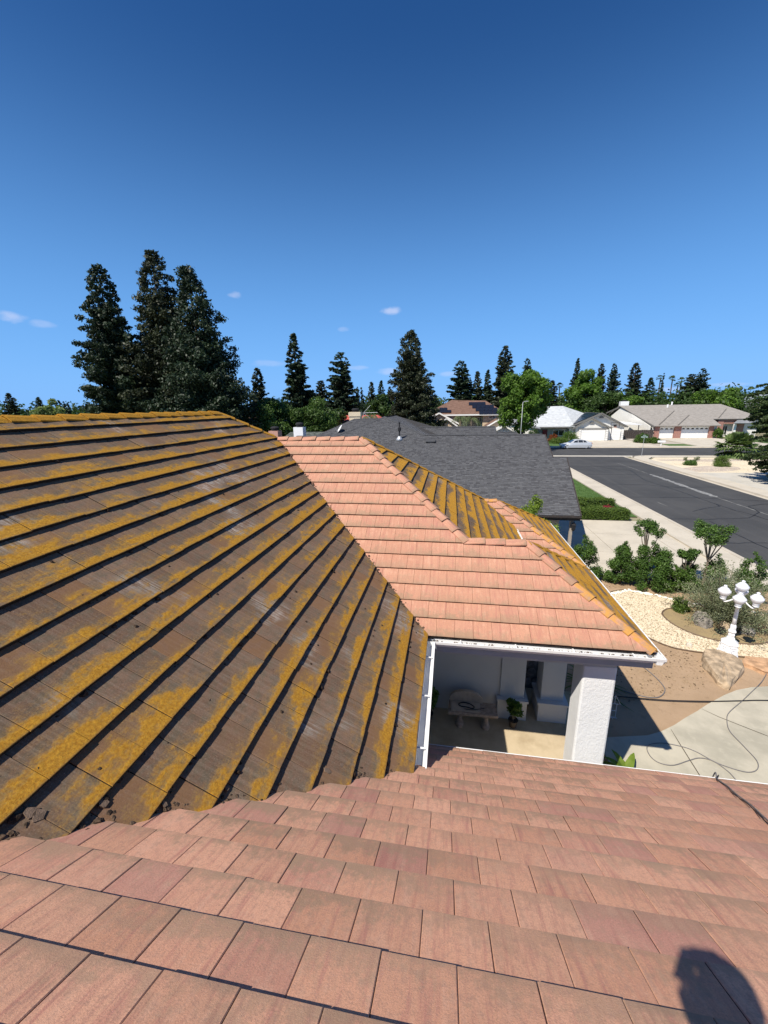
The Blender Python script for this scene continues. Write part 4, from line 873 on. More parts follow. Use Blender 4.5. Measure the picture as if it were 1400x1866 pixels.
hose('black cable running beside the hose over the gutter', [(3.93, 5.40, -.8), (3.83, 5.25, .4), (3.70, 5.02, 1.7), (3.65, 4.90, 2.16), (3.52, 4.74, zr(4.74)), (3.44, 4.47, zr(4.47)), (3.31, 4.18, zr(4.18)), (3.20, 3.82, zr(3.82)), (3.02, 3.41, zr(3.41)), (2.90, 2.95, zr(2.95)), (3.0, 2.2, zr(2.2)), (3.5, 1.2, zr(1.2))], .005, M_HOSEB, name='cable')['on_roof'] = 1

# strap leaved plants
def strap_plant(label, x, y, n, L, w, mat, seed, z=0, up=1.0, name='lily_plant', cat='plant'):
    q = random.Random(seed); b = MB()
    for k in range(n):
        a = 2 * pi * k / n + q.uniform(-.2, .2); el = q.uniform(.5, 1.3) * up; l = L * q.uniform(.7, 1.1); pts = []
        for j in range(6):
            t = j / 5; r = l * t * cos(el) * (1 + .2 * t); h = l * (sin(el) * t - .55 * t * t * (1.5 - el * .7)); pts.append(Vector((x + r * cos(a), y + r * sin(a), z + .03 + max(-.0, h))))
        sd_ = Vector((-sin(a), cos(a), 0)); vs = []
        for j, p in enumerate(pts):
            ww = w * (.55, .9, 1, .85, .55, .08)[j]; vs += [p - sd_ * ww + Vector((0, 0, ww * .4)), p, p + sd_ * ww + Vector((0, 0, ww * .4))]
        b.add(vs, [(3 * j + i, 3 * j + i + 1, 3 * j + 4 + i, 3 * j + 3 + i) for j in range(5) for i in (0, 1)])
    return tag(b.build(name, mat, origin=(x, y, z)), label, cat)
strap_plant('tall strap leaved plant in front of the soil, behind the white pillar', 3.62, 9.3, 46, 1.05, .028, F_HEDGE, 3, up=1.0)
strap_plant('small bright green plant at the near foot of the white pillar', 3.5, 6.75, 16, .66, .07, F_LIME, 4, up=.95)
# metal arrow ornament in the shade
M_ORN = plain('pale_metal', (.55, .56, .58), .5); b = MB(); ox, oy = 3.83, 8.35
W3 = lambda x, z: (ox + x, oy + .02 * z, z)
for L in ([(-.05, .05), (-.05, .40), (-.12, .40), (0, .62), (.12, .40), (.05, .40), (.05, .05), (-.05, .05)], [(-.08, .40), (.08, .40)], [(0, .62), (0, .40)], [(-.05, .22), (.05, .22)], [(-.09, .03), (.09, .03)], [(0, .03), (0, -.02)]):
    b.tube([W3(x, z) for x, z in L], .007, 5)
tag(b.build('arrow_ornament', M_ORN), 'thin pale metal arrow ornament standing in the shade by the pillar', 'ornament')
# potted plants on the porch
def pot_plant(label, x, y, pr, ph, h, r, mat, seed, n=900, size=.035):
    o = thing('potted_plant', label, 'plant', (x, y, .12)); b = MB(); b.lathe([(pr * .7, 0), (pr, ph), (pr * 1.08, ph), (pr * 1.08, ph - .03), (pr * .9, ph - .03)][:3] + [(pr * .85, ph), (pr * .8, ph - .03)], 14, (x, y, .12)); b.build('pot', plain('dark_pot', (.05, .04, .035), .6), o, smooth=False)
    q = random.Random(seed); C = [(q.uniform(-.5, .5) * r, q.uniform(-.5, .5) * r, ph + (h - ph) * q.uniform(.4, .95)) for _ in range(12)]; v, f = leaves_pts(C, [r * .45] * 12, n, size, seed, shell=.3); place('foliage', np_mesh('foliage', v, f, mat), parent=o)
    b = MB(); limb_tubes(b, (x, y, .12 + ph - .02), [(x + c[0], y + c[1], .12 + c[2]) for c in C[:6]], .01, seed); b.build('stem', M_BARKP, o)
pot_plant('small leafy plant in a dark pot beside the bench', 1.52, 7.66, .10, .18, .66, .20, F_SHRUB2, 41)
pot_plant('dark broad leaved pot plant half hidden by the left gutter', -.36, 7.55, .13, .22, .95, .26, F_SHRUB, 42, 260, .09)

# ------------------------------------------------------------------ grey shingled neighbour
M_SHG = None
def shingle_mat(name, a, b_, c_):
    n = NT(name); R = n.math('FRACT', n.math('MULTIPLY', n.island(), 17.3)); g = n.noise(n.pos(), 70, 3, .8)
    c = n.mix(n.rr(R, .1, .9), a, b_); c = n.mix(n.math('GREATER_THAN', R, .82), c, c_); c = n.mix(n.rr(g, .5, .8, 0, .4), c, tuple(x * 1.6 for x in b_)); n.base(c); n.b.inputs['Roughness'].default_value = .95; return n.m
M_SHG = shingle_mat('grey_shingle', (.092, .093, .098), (.118, .119, .124), (.072, .072, .077))
M_SHG_CAP = plain('grey_cap_shingle', (.06, .062, .067), .95)
GOFF = Vector((.48, 1.5, -.35))
ngh = thing('grey_shingle_house', 'neighbouring house under a large dark grey shingled roof', 'house', (0, 22, 0))
def shingles(parent, O, up, plan_pieces, p, e=.125, wmin=.09, wmax=.24, seed=0, mat=None, th=.014, name='roof_shingles'):
    q = random.Random(seed); c = 1 / sqrt(1 + p * p); up = Vector((up[0], up[1], 0)); es = (up + Vector((0, 0, p))) * c; en = (Vector((0, 0, 1)) - up * p) * c; ex = es.cross(en); O = Vector(O); b = MB()
    for plan in plan_pieces:
        P2 = [(Vector((x - O.x, y - O.y, 0)).dot(ex), Vector((x - O.x, y - O.y, 0)).dot(up) / c) for x, y in plan]
        smin = min(v[1] for v in P2); smax = max(v[1] for v in P2); amin = min(v[0] for v in P2); amax = max(v[0] for v in P2)
        k = int(smin / e)
        while k * e < smax:
            s0 = k * e; a = amin - q.uniform(0, wmax)
            while a < amax:
                w = q.uniform(wmin, wmax); d = q.choice((0, 0, .035)); cl = clip([(a, s0 + d), (a + w - .006, s0 + d), (a + w - .006, s0 + e + .02), (a, s0 + e + .02)], P2); a += w
                if len(cl) < 3 or parea(cl) < .002: continue
                n = len(cl); h = lambda s: th * q.uniform(1.0, 1.0) * (1.8 - 1.3 * (s - s0) / e)
                vs = [O + ex * x + es * s + en * h(s) for x, s in cl] + [O + ex * x + es * s - en * .002 for x, s in cl]
                b.add(vs, [tuple(range(n))] + [(i, n + i, n + (i + 1) % n, (i + 1) % n) for i in range(n)])
            k += 1
    o = b.build(name, mat or M_SHG, parent); return tag(o, kind='stuff')
pg = .392; ey, ez = 16.38, 2.6; zg = lambda y: ez + pg * (y - ey)
PKx, PKy = -5.05, 26.75; PKz = zg(PKy)
gx1 = 5.2; xr0 = -2.1; gy = 24.0; gz = zg(gy)
b = MB(); b.slab([(-14.7, ey, ez), (gx1, ey, ez), (5.72, 21.3, zg(21.3)), (5.02, 21.3, zg(21.3)), (5.08, gy, gz), (xr0, gy, gz), (PKx, PKy, PKz)], .12); b.slab([(xr0, gy, gz), (5.08, gy, gz), (5.08, 31.5, gz - pg * 7.5), (-1, 31.5, gz - pg * 7.5)], .12)
re_ = (PKx, 32.0, PKz)
pe = (PKz - gz) / (xr0 - PKx)
b.slab([(PKx, PKy, PKz), (xr0, gy, gz), (2.2, 27, PKz - pe * 6.55), (2.2, 36, PKz - pe * 6.55), re_], .1)
b.slab([(PKx, PKy, PKz), re_, (-14.0, 40, 2.9), (-14.7, ey, ez)], .1)
gdeck = b.build('roof', M_DECK, ngh)
shingles(gdeck, (0, ey, ez), (0, 1), [[(-12.5, ey + .0), (gx1, ey), (5.72, 21.3), (-11.2, 21.3)], [(-11.2, 21.3), (5.02, 21.3), (5.08, gy), (-10.5, gy)], [(PKx - 2.75, gy), (xr0, gy), (PKx, PKy)]], pg, seed=1)
shingles(gdeck, (xr0, 0, gz), (-1, 0), [[(PKx, PKy), (xr0, gy), (.0, 26.0), (.0, 31.5), (PKx, 32)]], pe, seed=2)
# wing behind the long ridge, with a stepped right end
w2y, w2z = 28.6, 5.84
w2b = 26.0
b = MB(); pw2 = (w2z - 4.85) / (w2y - w2b)
b.slab([(-2.8, w2y, w2z), (2.7, w2y, w2z), (2.7, w2b, 4.85), (-1.4, w2b, 4.85)], .1); b.slab([(-2.8, w2y, w2z), (2.7, w2y, w2z), (2.7, 32.6, 4.4), (-2.8, 32.6, 4.4)], .1)
b.slab([(2.7, 27.9, 5.48), (4.1, 27.9, 5.48), (4.1, 26, 4.78), (2.7, 26, 4.78)], .1); b.slab([(2.7, 27.9, 5.48), (4.1, 27.9, 5.48), (4.1, 31.6, 4), (2.7, 31.6, 4)], .1)
wd = b.build('roof', M_DECK, ngh)
shingles(wd, (0, w2b, 4.85), (0, 1), [[(-1.4, w2b), (2.7, w2b), (2.7, w2y), (-2.8, w2y)]], pw2, seed=3)
shingles(wd, (0, 26, 4.78), (0, 1), [[(2.7, 26.0), (4.1, 26.0), (4.1, 27.9), (2.7, 27.9)]], (5.48 - 4.78) / 1.9, seed=4)
# left wing seen beyond the hip, and low ridge with chimney
b = MB(); b.slab([(-8.95, 34, 6.33), (-5.9, 34, 6.36), (-5.0, 30, 4.85), (-12.0, 30.2, 4.85)], .1); b.slab([(-8.95, 34, 6.33), (-5.9, 34, 6.36), (-5.9, 38, 4.8), (-8.95, 38, 4.8)], .1)
b.slab([(-14.7, 33.2, 5.28), (-9.8, 33.2, 5.28), (-9.8, 27, 3.4), (-15.6, 27, 3.4)], .1); b.slab([(-14.7, 33.2, 5.28), (-9.8, 33.2, 5.28), (-9.8, 38, 3.2), (-14.7, 38, 3.2)], .1)
lw = b.build('roof', M_DECK, ngh)
shingles(lw, (0, 30.1, 4.86), (0, 1), [[(-12.0, 30.12), (-5.0, 30.12), (-5.9, 34), (-8.95, 34)]], (6.345 - 4.86) / 3.9, seed=5)
shingles(lw, (0, 27, 3.4), (0, 1), [[(-15.4, 27), (-9.8, 27), (-9.8, 33.2), (-14.7, 33.2)]], 1.88 / 6.2, seed=6, mat=shingle_mat('green_grey_shingle', (.10, .115, .10), (.17, .185, .165), (.07, .08, .07)))
# ridge caps of the grey roof as rows of bent cap shingles
def capline(P0, P1, w=.13, mat=M_SHG_CAP, parent=ngh, step=.16):
    P0 = Vector(P0); P1 = Vector(P1); d = (P1 - P0).normalized(); side = d.cross(Vector((0, 0, 1))).normalized(); b = MB(); n = int((P1 - P0).length / step)
    for i in range(n):
        a = P0 + d * i * step; c = a + d * step * 1.1; u = Vector((0, 0, 1)); dz = .055
        vs = [a - side * w - u * (.0), a + u * dz, a + side * w, c - side * w - u * .012, c + u * (dz - .014), c + side * w - u * .012]; b.add(vs, [(0, 1, 4, 3), (1, 2, 5, 4)])
    return tag(b.build('ridge_shingles', mat, parent), kind='stuff')
capline((xr0, gy, gz), (5.08, gy, gz)); capline((PKx, PKy, PKz), re_); capline((PKx, PKy, PKz), (xr0, gy, gz)); capline((PKx, PKy, PKz), (PKx - 5.1, 21.6, zg(21.6))); capline((-2.8, w2y, w2z), (2.7, w2y, w2z)); capline((2.7, 27.9, 5.48), (4.1, 27.9, 5.48)); capline((-8.95, 34, 6.33), (-5.9, 34, 6.36)); capline((-8.95, 34, 6.33), (-12.0, 30.2, 4.85))
M_BROWN = plain('dark_brown_trim', (.055, .045, .040), .6); M_CREAM = stucco_mat('cream_wall', (.60, .52, .42), .2, 30); M_BEIGE = plain('beige_trim', (.42, .36, .30), .6)
b = MB(); b.slab([(gx1 + .01, ey - .02, ez + .03), (gx1 + .05, ey - .02, ez + .03), (5.77, 21.3, zg(21.3) + .03), (5.73, 21.3, zg(21.3) + .03)], .2); b.slab([(5.03, 21.32, zg(21.3) + .03), (5.07, 21.32, zg(21.3) + .03), (5.13, gy, gz + .03), (5.09, gy, gz + .03)], .2); b.build('barge_board', M_BROWN, ngh)
gutter((-14, ey - .02, ez - .0), (gx1, ey - .02, ez - .0), (0, -1, 0), ngh, mat=M_BROWN, hang=2.0)
part_box('fascia', (-14, ey - .018, 2.40), (gx1, ey + .02, 2.56), M_BROWN, ngh)
part_box('wall', (-14, 17.0, 0), (4.35, 17.15, 2.45), M_CREAM, ngh); part_box('wall', (4.40, 17.2, 0), (4.55, 30.6, 2.6), M_CREAM, ngh)
b = MB(); b.slab([(4.42, 17.2, 2.4), (4.42, 30.6, 2.4), (4.42, 30.6, 2.7), (4.42, 24, 5.1), (4.42, 17.2, 2.75)], .1, d=(1, 0, 0)); b.build('gable_wall', M_CREAM, ngh)
part_box('post', (4.86, 16.55, 0), (4.98, 16.67, 2.40), M_BEIGE, ngh); part_box('wall', (2.6, 16.4, 0), (4.3, 16.95, 1.35), M_CREAM, ngh)
ln = thing('wall_lantern', 'black lantern hanging under the grey roof corner beside the driveway', 'lantern', (5.0, 16.2, 2.1)); b = MB(); b.lathe([(.03, 0), (.08, .05), (.10, .26), (.12, .28), (.05, .36), (.02, .40)], 6, (4.98, 16.45, 1.9)); b.build('lantern_body', M_DARK, ln); b = MB(); b.tube([(4.98, 16.45, 2.28), (4.98, 16.45, 2.42), (4.95, 16.5, 2.45)], .012, 5); b.build('bracket', M_DARK, ln); ln.location += GOFF
ngh.location += GOFF
# roof furniture
def gpt(x, y): return Vector((x + GOFF.x, y + GOFF.y, zg(y) + .03 + GOFF.z))
vp_ = thing('vent_pipe', 'tall black flue pipe with a grey cone flashing on the grey roof', 'flue', tuple(gpt(-3.6, 23.4)))
b = MB(); b.lathe([(.24, -.08), (.17, .06), (.09, .17), (.07, .20)], 12, tuple(gpt(-3.6, 23.4))); b.build('flashing', plain('galvanised', (.42, .44, .46), .45, metal=.4), vp_, smooth=True)
b = MB(); b.lathe([(.045, .18), (.045, .50), (.10, .52), (.10, .70), (.05, .74), (.04, .80), (.04, .95), (.06, .97), (.06, 1.03), (.03, 1.06)], 10, tuple(gpt(-3.6, 23.4))); b.build('pipe', M_DARK, vp_)
rv = thing('roof_vent', 'low grey box vent on the grey shingled slope', 'vent', tuple(gpt(-1.65, 23.2)))
Mv = Matrix((Vector((1, 0, 0)), Vector((0, 1, pg)).normalized(), Vector((0, -pg, 1)).normalized())).transposed().to_4x4(); Mv.translation = gpt(-1.65, 23.1)
b = MB(); b.box((-.29, -.19, 0), (.29, .19, .10), M=Mv); b.build('vent_box', M_SHG_CAP, rv, bevel=.01); b = MB(); b.box((-.25, -.2, .02), (-.17, -.18, .08), M=Mv); b.box((.17, -.2, .02), (.25, -.18, .08), M=Mv); b.build('vent_opening', M_DARK, rv)
def dish(label, x, y, z, r, ax, stem):
    o = thing('satellite_dish', label, 'satellite dish', (x, y, z)); b = MB(); ax = Vector(ax).normalized(); t1 = ax.cross(Vector((0, 0, 1))).normalized(); t2 = t1.cross(ax); vs = []; fs = []
    for ring, (rr, dd) in enumerate(((.02, 0), (.35, .02), (.7, .08), (1, .17), (1.02, .15), (.7, .05), (.35, -.01), (.02, -.03))):
        for k in range(16): a = k * pi / 8; vs.append(Vector((x, y, z)) + (t1 * cos(a) * rr + t2 * sin(a) * rr * 1.1) * r + ax * dd * r)
    for i in range(7):
        for k in range(16): fs.append((i * 16 + k, i * 16 + (k + 1) % 16, (i + 1) * 16 + (k + 1) % 16, (i + 1) * 16 + k))
    b.add(vs, fs); b.build('reflector', plain('dish_grey', (.72, .72, .72), .5), o, smooth=True); b = MB(); b.tube([Vector((x, y, z)) - ax * .03, Vector((x, y, z - stem * .5)) - ax * .12, Vector((x, y, z - stem)) - ax * .14], .02, 6); b.tube([Vector((x, y, z)) - t2 * r, Vector((x, y, z)) + ax * r * 1.1 - t2 * r * .4], .012, 5); b.build('mast', plain('galvanised', (.42, .44, .46), .45), o)
dish('white satellite dish tilted up left of the cream chimney', -9.15, 33.0, 5.25, .34, (-.75, -.35, .55), .5)
dish('white satellite dish lying low just above our pink ridge', -4.9, 21.8, 4.98, .30, (.35, .75, .8), .3)
b = MB(); bb_ = [(-6.0, 31.2), (-5.3, 31.2), (-5.3, 31.8), (-6.0, 31.8)]; zz = lambda y: 4.51 + (6.345 - 4.86) / 3.9 * (y - 31.6)
sl = thing('skylight', 'small dark skylight on the left wing of the grey roof', 'skylight', (-6.2, 33.7, zz(33.7))); b = MB(); b.slab([(-6.65, 33.4, zz(33.4) + .10), (-5.95, 33.4, zz(33.4) + .10), (-5.95, 34.0, zz(34.0) + .10), (-6.65, 34.0, zz(34.0) + .10)], .1); b.build('frame', M_DARK, sl); b = MB(); b.slab([(-6.58, 33.46, zz(33.46) + .115), (-6.02, 33.46, zz(33.46) + .115), (-6.02, 33.94, zz(33.94) + .115), (-6.58, 33.94, zz(33.94) + .115)], .012); b.build('pane', plain('skylight_glass', (.12, .16, .18), .05, spec=.8, var=0), sl)
# cream chimney with cap, aerial and white chimney
def chimney(label, x0, x1, y0, y1, z0, z1, mat, neck=True, cat='chimney'):
    o = thing('chimney', label, cat, ((x0 + x1) / 2, (y0 + y1) / 2, z0)); b = MB(); b.box((x0, y0, z0), (x1, y1, z1)); b.build('stack', mat, o)
    if neck: b = MB(); b.box((x0 - .06, y0 - .06, z1 - .42), (x1 + .06, y1 + .06, z1 - .02)); b.build('collar', mat, o)
    cx, cy = (x0 + x1) / 2, (y0 + y1) / 2; b = MB(); r = min(x1 - x0, y1 - y0) * .36; b.lathe([(r, 0), (r, .16), (r * 1.2, .18), (r * 1.2, .26), (r * .8, .34), (.05, .36)], 12, (cx, cy, z1)); b.build('cap', M_DARK, o); return o
chimney('square cream stucco chimney beside the red roof, with a black cap', -9.95, -8.85, 39.5, 40.4, 3.0, 6.55, stucco_mat('cream_chimney', (.66, .56, .40), .3, 20))
chimney('short white chimney just behind our pink ridge', -11.85, -11.1, 29.5, 30.2, 3.5, 5.60, M_WHITE, False)
chimney('low pink chimney box left of the white chimney', -14.6, -13.8, 31, 31.8, 3.5, 5.25, plain('pink_block', (.46, .26, .20), .9), False)
b = MB(); ac = Vector((-8.55, 39.8, 6.45)); b.tube([ac - Vector((0, 0, 1.1)), ac], .03, 5)
for d in ((.75, 0, .75), (1.5, 0, .02), (.75, 0, -.62)): b.tube([ac, ac + Vector(d) * .95], .022, 4)
tag(b.build('aerial', plain('aluminium', (.6, .6, .6), .4, metal=.5)), 'thin metal aerial fanning out beside the cream chimney', 'aerial')
spo = thing('solar_collector', 'black panel leaning at the foot of the cream chimney', 'solar collector', (-8.9, 38.9, 5.3)); b = MB(); b.slab([(-9.75, 38.9, 5.0), (-8.75, 38.9, 5.75), (-8.6, 39.3, 5.95), (-9.6, 39.3, 5.2)], .22); b.build('panel', M_DARK, spo)

# ------------------------------------------------------------------ far houses
def roof_tex(name, c1, c2, linez=.09, amt=.35):
    n = NT(name); W = n.pos(); s = n.sep(W); a = n.noise(n.mul(W, (1, 1, 6)), 1.6, 4, .7); w = n.new('ShaderNodeTexWave'); w.wave_type = 'BANDS'; w.bands_direction = 'Z'; n.put(w.inputs[0], W); w.inputs['Scale'].default_value = 1 / linez * .3; w.inputs['Distortion'].default_value = .4
    c = n.mix(n.rr(a, .35, .65), c1, c2); c = n.mix(n.rr(w.outputs['Fac'], .0, .35, amt, 0), c, tuple(x * .4 for x in c1)); n.base(c); n.b.inputs['Roughness'].default_value = .9; return n.m
M_RBEIGE = roof_tex('beige_roof_tile', (.245, .225, .20), (.33, .305, .275)); M_RWHITE = roof_tex('pale_shingle', (.40, .42, .43), (.56, .58, .59), .08, .15); M_RBROWN = roof_tex('brown_shingle', (.13, .075, .055), (.20, .12, .09), .09, .2)
M_RRED = roof_tex('red_roof_tile', (.40, .075, .055), (.50, .12, .09), .12, .35); M_RGREY = roof_tex('grey_roof_far', (.18, .19, .20), (.26, .27, .28), .1, .2); M_SOLAR = plain('solar_glass', (.012, .014, .022), .25, spec=.6, var=.1)
M_GLASS = plain('window_glass', (.03, .035, .04), .08, spec=.8, var=.2); M_PEACH = stucco_mat('peach_stucco', (.62, .48, .34), .2, 10); M_TRIM = plain('white_trim', (.78, .77, .74), .5, var=.03); M_GTRIM = plain('grey_trim', (.17, .165, .155), .6); M_DOOR = plain('garage_white', (.80, .80, .78), .5, var=.02)
def roofs(parent, polys, mat, th=.14, name='roof'):
    b = MB()
    for p in polys: b.slab(p, th)
    return b.build(name, mat, parent)
def gwall(parent, pts, th, mat, d=(0, -1, 0), name='gable_wall'):
    b = MB(); b.slab(pts, th, d=d); return b.build(name, mat, parent)
def bar(parent, a, c, w, h, mat, name='barge_board'):
    a = Vector(a); c = Vector(c); d = (c - a).normalized(); s = Vector((0, 1, 0)); u = s.cross(d).normalized()
    b = MB(); vs = [p + s * i * w / 2 + u * j * h / 2 for p in (a, c) for i, j in ((-1, -1), (1, -1), (1, 1), (-1, 1))]; b.add(vs, [(0, 1, 2, 3), (7, 6, 5, 4), (0, 4, 5, 1), (1, 5, 6, 2), (2, 6, 7, 3), (3, 7, 4, 0)]); return b.build(name, mat, parent)
def garage_door(parent, x0, x1, y, z1, rows=4, cols=4, lites=0, z0=.08):
    b = MB(); b.box((x0, y, z0), (x1, y + .05, z1)); g = b.build('garage_door', M_DOOR, parent); h = (z1 - z0) / rows; w = (x1 - x0) / cols
    for r in range(rows):
        pb = MB(); pb.box((x0 + .01, y - .03, z0 + r * h + .012), (x1 - .01, y, z0 + (r + 1) * h - .012))
        pb.build('door_section', M_DOOR, g)
    if lites:
        lb = MB()
        for i in range(lites):
            cx = x0 + (i + .5) * (x1 - x0) / lites; ww = (x1 - x0) / lites * .36; zz_ = z0 + (rows - .5) * h
            n = 8; P = [(cx + ww * cos(a), zz_ - .14 + .26 * sin(a)) for a in np.linspace(0, pi, n)]; lb.add([(x, y - .036, z) for x, z in P], [tuple(range(n))])
        lb.build('door_lites', M_GLASS, g)
    return g
def window(parent, x0, x1, y, z0, z1, frame=M_TRIM):
    b = MB(); t = .09
    for lo, hi in (((x0, y - .05, z0), (x0 + t, y, z1)), ((x1 - t, y - .05, z0), (x1, y, z1)), ((x0 + t, y - .05, z0), (x1 - t, y, z0 + t)), ((x0 + t, y - .05, z1 - t), (x1 - t, y, z1)), (((x0 + x1) / 2 - .03, y - .045, z0 + t), ((x0 + x1) / 2 + .03, y, z1 - t))): b.box(lo, hi)
    f = b.build('window', frame, parent); b = MB(); b.box((x0 + .02, y - .02, z0 + .02), (x1 - .02, y - .004, z1 - .02)); b.build('pane', M_GLASS, f); return f
# white house with two garage doors
H = thing('white_garage_house', 'white ranch house with pale roof, twin garage gables and solar panels', 'house', (26, 84, 0))
wh = stucco_mat('white_wall', (.78, .76, .70), .15, 10)
roofs(H, [[(14.5, 83.0, 2.75), (23.4, 83.0, 2.75), (23.4, 92.5, 6.55), (17.6, 92.5, 6.45)], [(23.4, 92.5, 6.55), (23.4, 83.0, 2.75), (34, 92.5, 2.8)], [(17.6, 92.5, 6.45), (23.4, 92.5, 6.55), (34, 92.5, 2.8), (30, 102, 2.7), (14.5, 102, 2.7)]], M_RWHITE)
xl, xm, xr_ = 22.1, 28.15, 33.4; yb = 83.6
rg = roofs(H, [[(xl, 83.2, 2.45), (xm, 83.2, 5.2), (xm, 93, 5.2), (xl, 93, 2.45)]], plain('dark_roof_left', (.07, .075, .08), .9)); roofs(H, [[(xm, 83.2, 5.2), (xr_, 84.2, 2.55), (xr_, 93, 2.55), (xm, 93, 5.2)]], M_RWHITE)
for i in range(3):
    for j in range(4):
        if i == 0 and j > 2: continue
        f0, f1 = .12 + i * .28, .12 + (i + 1) * .28 - .02; y0_, y1_ = 84.0 + j * 1.75, 84.0 + (j + 1) * 1.75 - .06
        b = MB(); P = lambda f, y: (xl + (xm - xl) * f, y, 2.45 + 2.75 * f + .12); b.slab([P(f0, y0_), P(f1, y0_), P(f1, y1_), P(f0, y1_)], .05); b.build('solar_panel', M_SOLAR, H)
gwall(H, [(xl + .6, 83.7, 0), (xr_ - .5, 84.5, 0), (xr_ - .5, 84.5, 2.6), (xm, 83.9, 5.0), (xl + .6, 83.7, 2.45)], .12, wh, (0, -1, 0))
# nearer small gable over the double door
sx0, sx1, sm, sy = 23.2, 29.9, 26.3, 82.7
roofs(H, [[(sx0, sy, 2.42), (sm, sy, 4.35), (sm, 84, 4.35), (sx0, 84, 2.42)], [(sm, sy, 4.35), (sx1, sy, 2.42), (sx1, 84, 2.42), (sm, 84, 4.35)]], M_RWHITE, .1)
gwall(H, [(sx0 + .5, 83.1, 0), (29.75, 83.1, 0), (29.75, 83.1, 2.45), (sm, 83.1, 4.2), (sx0 + .5, 83.1, 2.45)], .12, wh)
for a, c in (((sx0, sy - .05, 2.40), (sm, sy - .05, 4.33)), ((sm, sy - .05, 4.33), (sx1, sy - .05, 2.40)), ((xl, 83.12, 2.42), (xm, 83.12, 5.15)), ((xm, 83.15, 5.15), (xr_, 84.1, 2.52))): bar(H, a, c, .08, .26, M_GTRIM)
garage_door(H, 24.75, 29.05, 82.9, 2.12); garage_door(H, 30.15, 32.2, 84.15, 2.1, 4, 2)
for x0, x1, y in ((24.3, 24.7, 82.85), (29.1, 29.5, 82.85), (29.7, 30.05, 84.05), (32.3, 32.7, 84.1)):
    for k in range(5): part_box('quoin', (x0, y - .06, .1 + k * .42), (x1, y + .05, .46 + k * .42), M_TRIM, H)
part_box('lintel', (24.3, 82.8, 2.16), (29.5, 82.92, 2.4), M_GTRIM, H); part_box('fascia', (15, 82.9, 2.5), (22.2, 83.0, 2.72), M_GTRIM, H)
for cx, cy, cz in ((26.55, 82.95, 3.2), (28.3, 83.5, 4.25)):
    b = MB(); n = 10; P = [(cx + .42 * cos(a), cz + .38 * sin(a)) for a in np.linspace(0, pi, n)]; b.add([(x, cy, z) for x, z in P] + [(x, cy + .1, z) for x, z in P], [tuple(range(n))] + [(k, k + n, (k + 1) % n + n, (k + 1) % n) for k in range(n)]); b.build('gable_vent', M_GTRIM, H)
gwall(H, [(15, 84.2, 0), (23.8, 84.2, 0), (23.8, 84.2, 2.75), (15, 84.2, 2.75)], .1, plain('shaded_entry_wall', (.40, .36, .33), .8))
part_box('door', (17.9, 84.05, .1), (18.8, 84.15, 2.1), plain('red_door', (.25, .03, .025), .5), H); window(H, 19.8, 22.0, 84.1, .9, 2.1)
roofs(H, [[(10.0, 82.0, 3.6), (17.0, 81.6, 2.5), (17.0, 84, 2.9), (10, 88, 5)]], M_RGREY); gwall(H, [(10, 82.3, 0), (16.2, 82.0, 0), (16.2, 82, 2.5), (10, 82.3, 3.4)], .1, wh)
hoop = thing('basketball_hoop', 'basketball backboard standing between the two white garage doors', 'basketball hoop', (29.7, 82.2, 0))
b = MB(); b.tube([(29.75, 82.0, .05), (29.75, 82.0, 3.0)], .06, 6); b.build('post', M_DARK, hoop)
b = MB(); t = .06; b.box((29.4, 81.6, 2.55), (30.9, 81.64, 2.61)); b.box((29.4, 81.6, 3.45), (30.9, 81.64, 3.51)); b.box((29.4, 81.6, 2.61), (29.46, 81.64, 3.45)); b.box((30.84, 81.6, 2.61), (30.9, 81.64, 3.45)); b.box((29.85, 81.6, 2.7), (30.4, 81.64, 3.1)); b.build('backboard', M_DARK, hoop); b = MB(); b.tube([(30.12 + .25 * cos(a), 81.3 + .25 * sin(a), 2.65) for a in np.linspace(0, 2 * pi, 13)], .02, 4); b.build('rim', plain('orange_rim', (.5, .1, .02), .5), hoop)
# beige tiled ranch with brick piers
H = thing('brick_pier_house', 'long ranch house with beige tile roof, brick piers and two white garage doors', 'house', (46, 90, 0))
rA = [(37.2, 98, 6.35), (56.2, 98, 6.35), (60.5, 92.5, 3.9), (60.5, 92.5, 3.75), (51.5, 92.5, 3.85), (51.2, 87.6, 2.45), (39.4, 87.6, 2.45)]
rb = roofs(H, [[(39.5, 87.4, 2.5), (51.2, 87.4, 2.5), (51.35, 90.7, 3.61), (60.5, 90.7, 3.61), (57, 99, 6.4), (36.9, 99, 6.4)]], M_RBEIGE)
for a, c in (((40.34, 87.69, 2.66), (46.3, 95.2, 5.18)), ((43.72, 87.6, 2.63), (48.0, 92.7, 4.34)), ((52.5, 91.0, 3.75), (56.5, 96.0, 5.42))):
    b = MB(); b.tube([a, c], .09, 5); b.build('hip_tile', plain('grey_hip', (.17, .155, .14), .9), H)
roofs(H, [[(57, 99, 6.4), (36.9, 99, 6.4), (36.9, 110, 2.5), (62, 110, 2.5)]], M_RBEIGE)
gwall(H, [(39.0, 88.2, 0), (36.2, 103, 0), (36.0, 105, 2.5), (37.3, 98.5, 6.1), (39.0, 88.2, 2.4)], .15, wh, (-1, 0, 0))
for a, c in (((39.25, 87.3, 2.45), (37.1, 99, 6.3)), ((37.1, 99, 6.3), (34.9, 105, 4.1))):
    b = MB(); d = Vector(c) - Vector(a); b.slab([a, c, (c[0] + .05, c[1], c[2] - .3), (a[0] + .05, a[1], a[2] - .3)], .1, d=(-1, 0, 0)); b.build('barge_board', M_GTRIM, H)
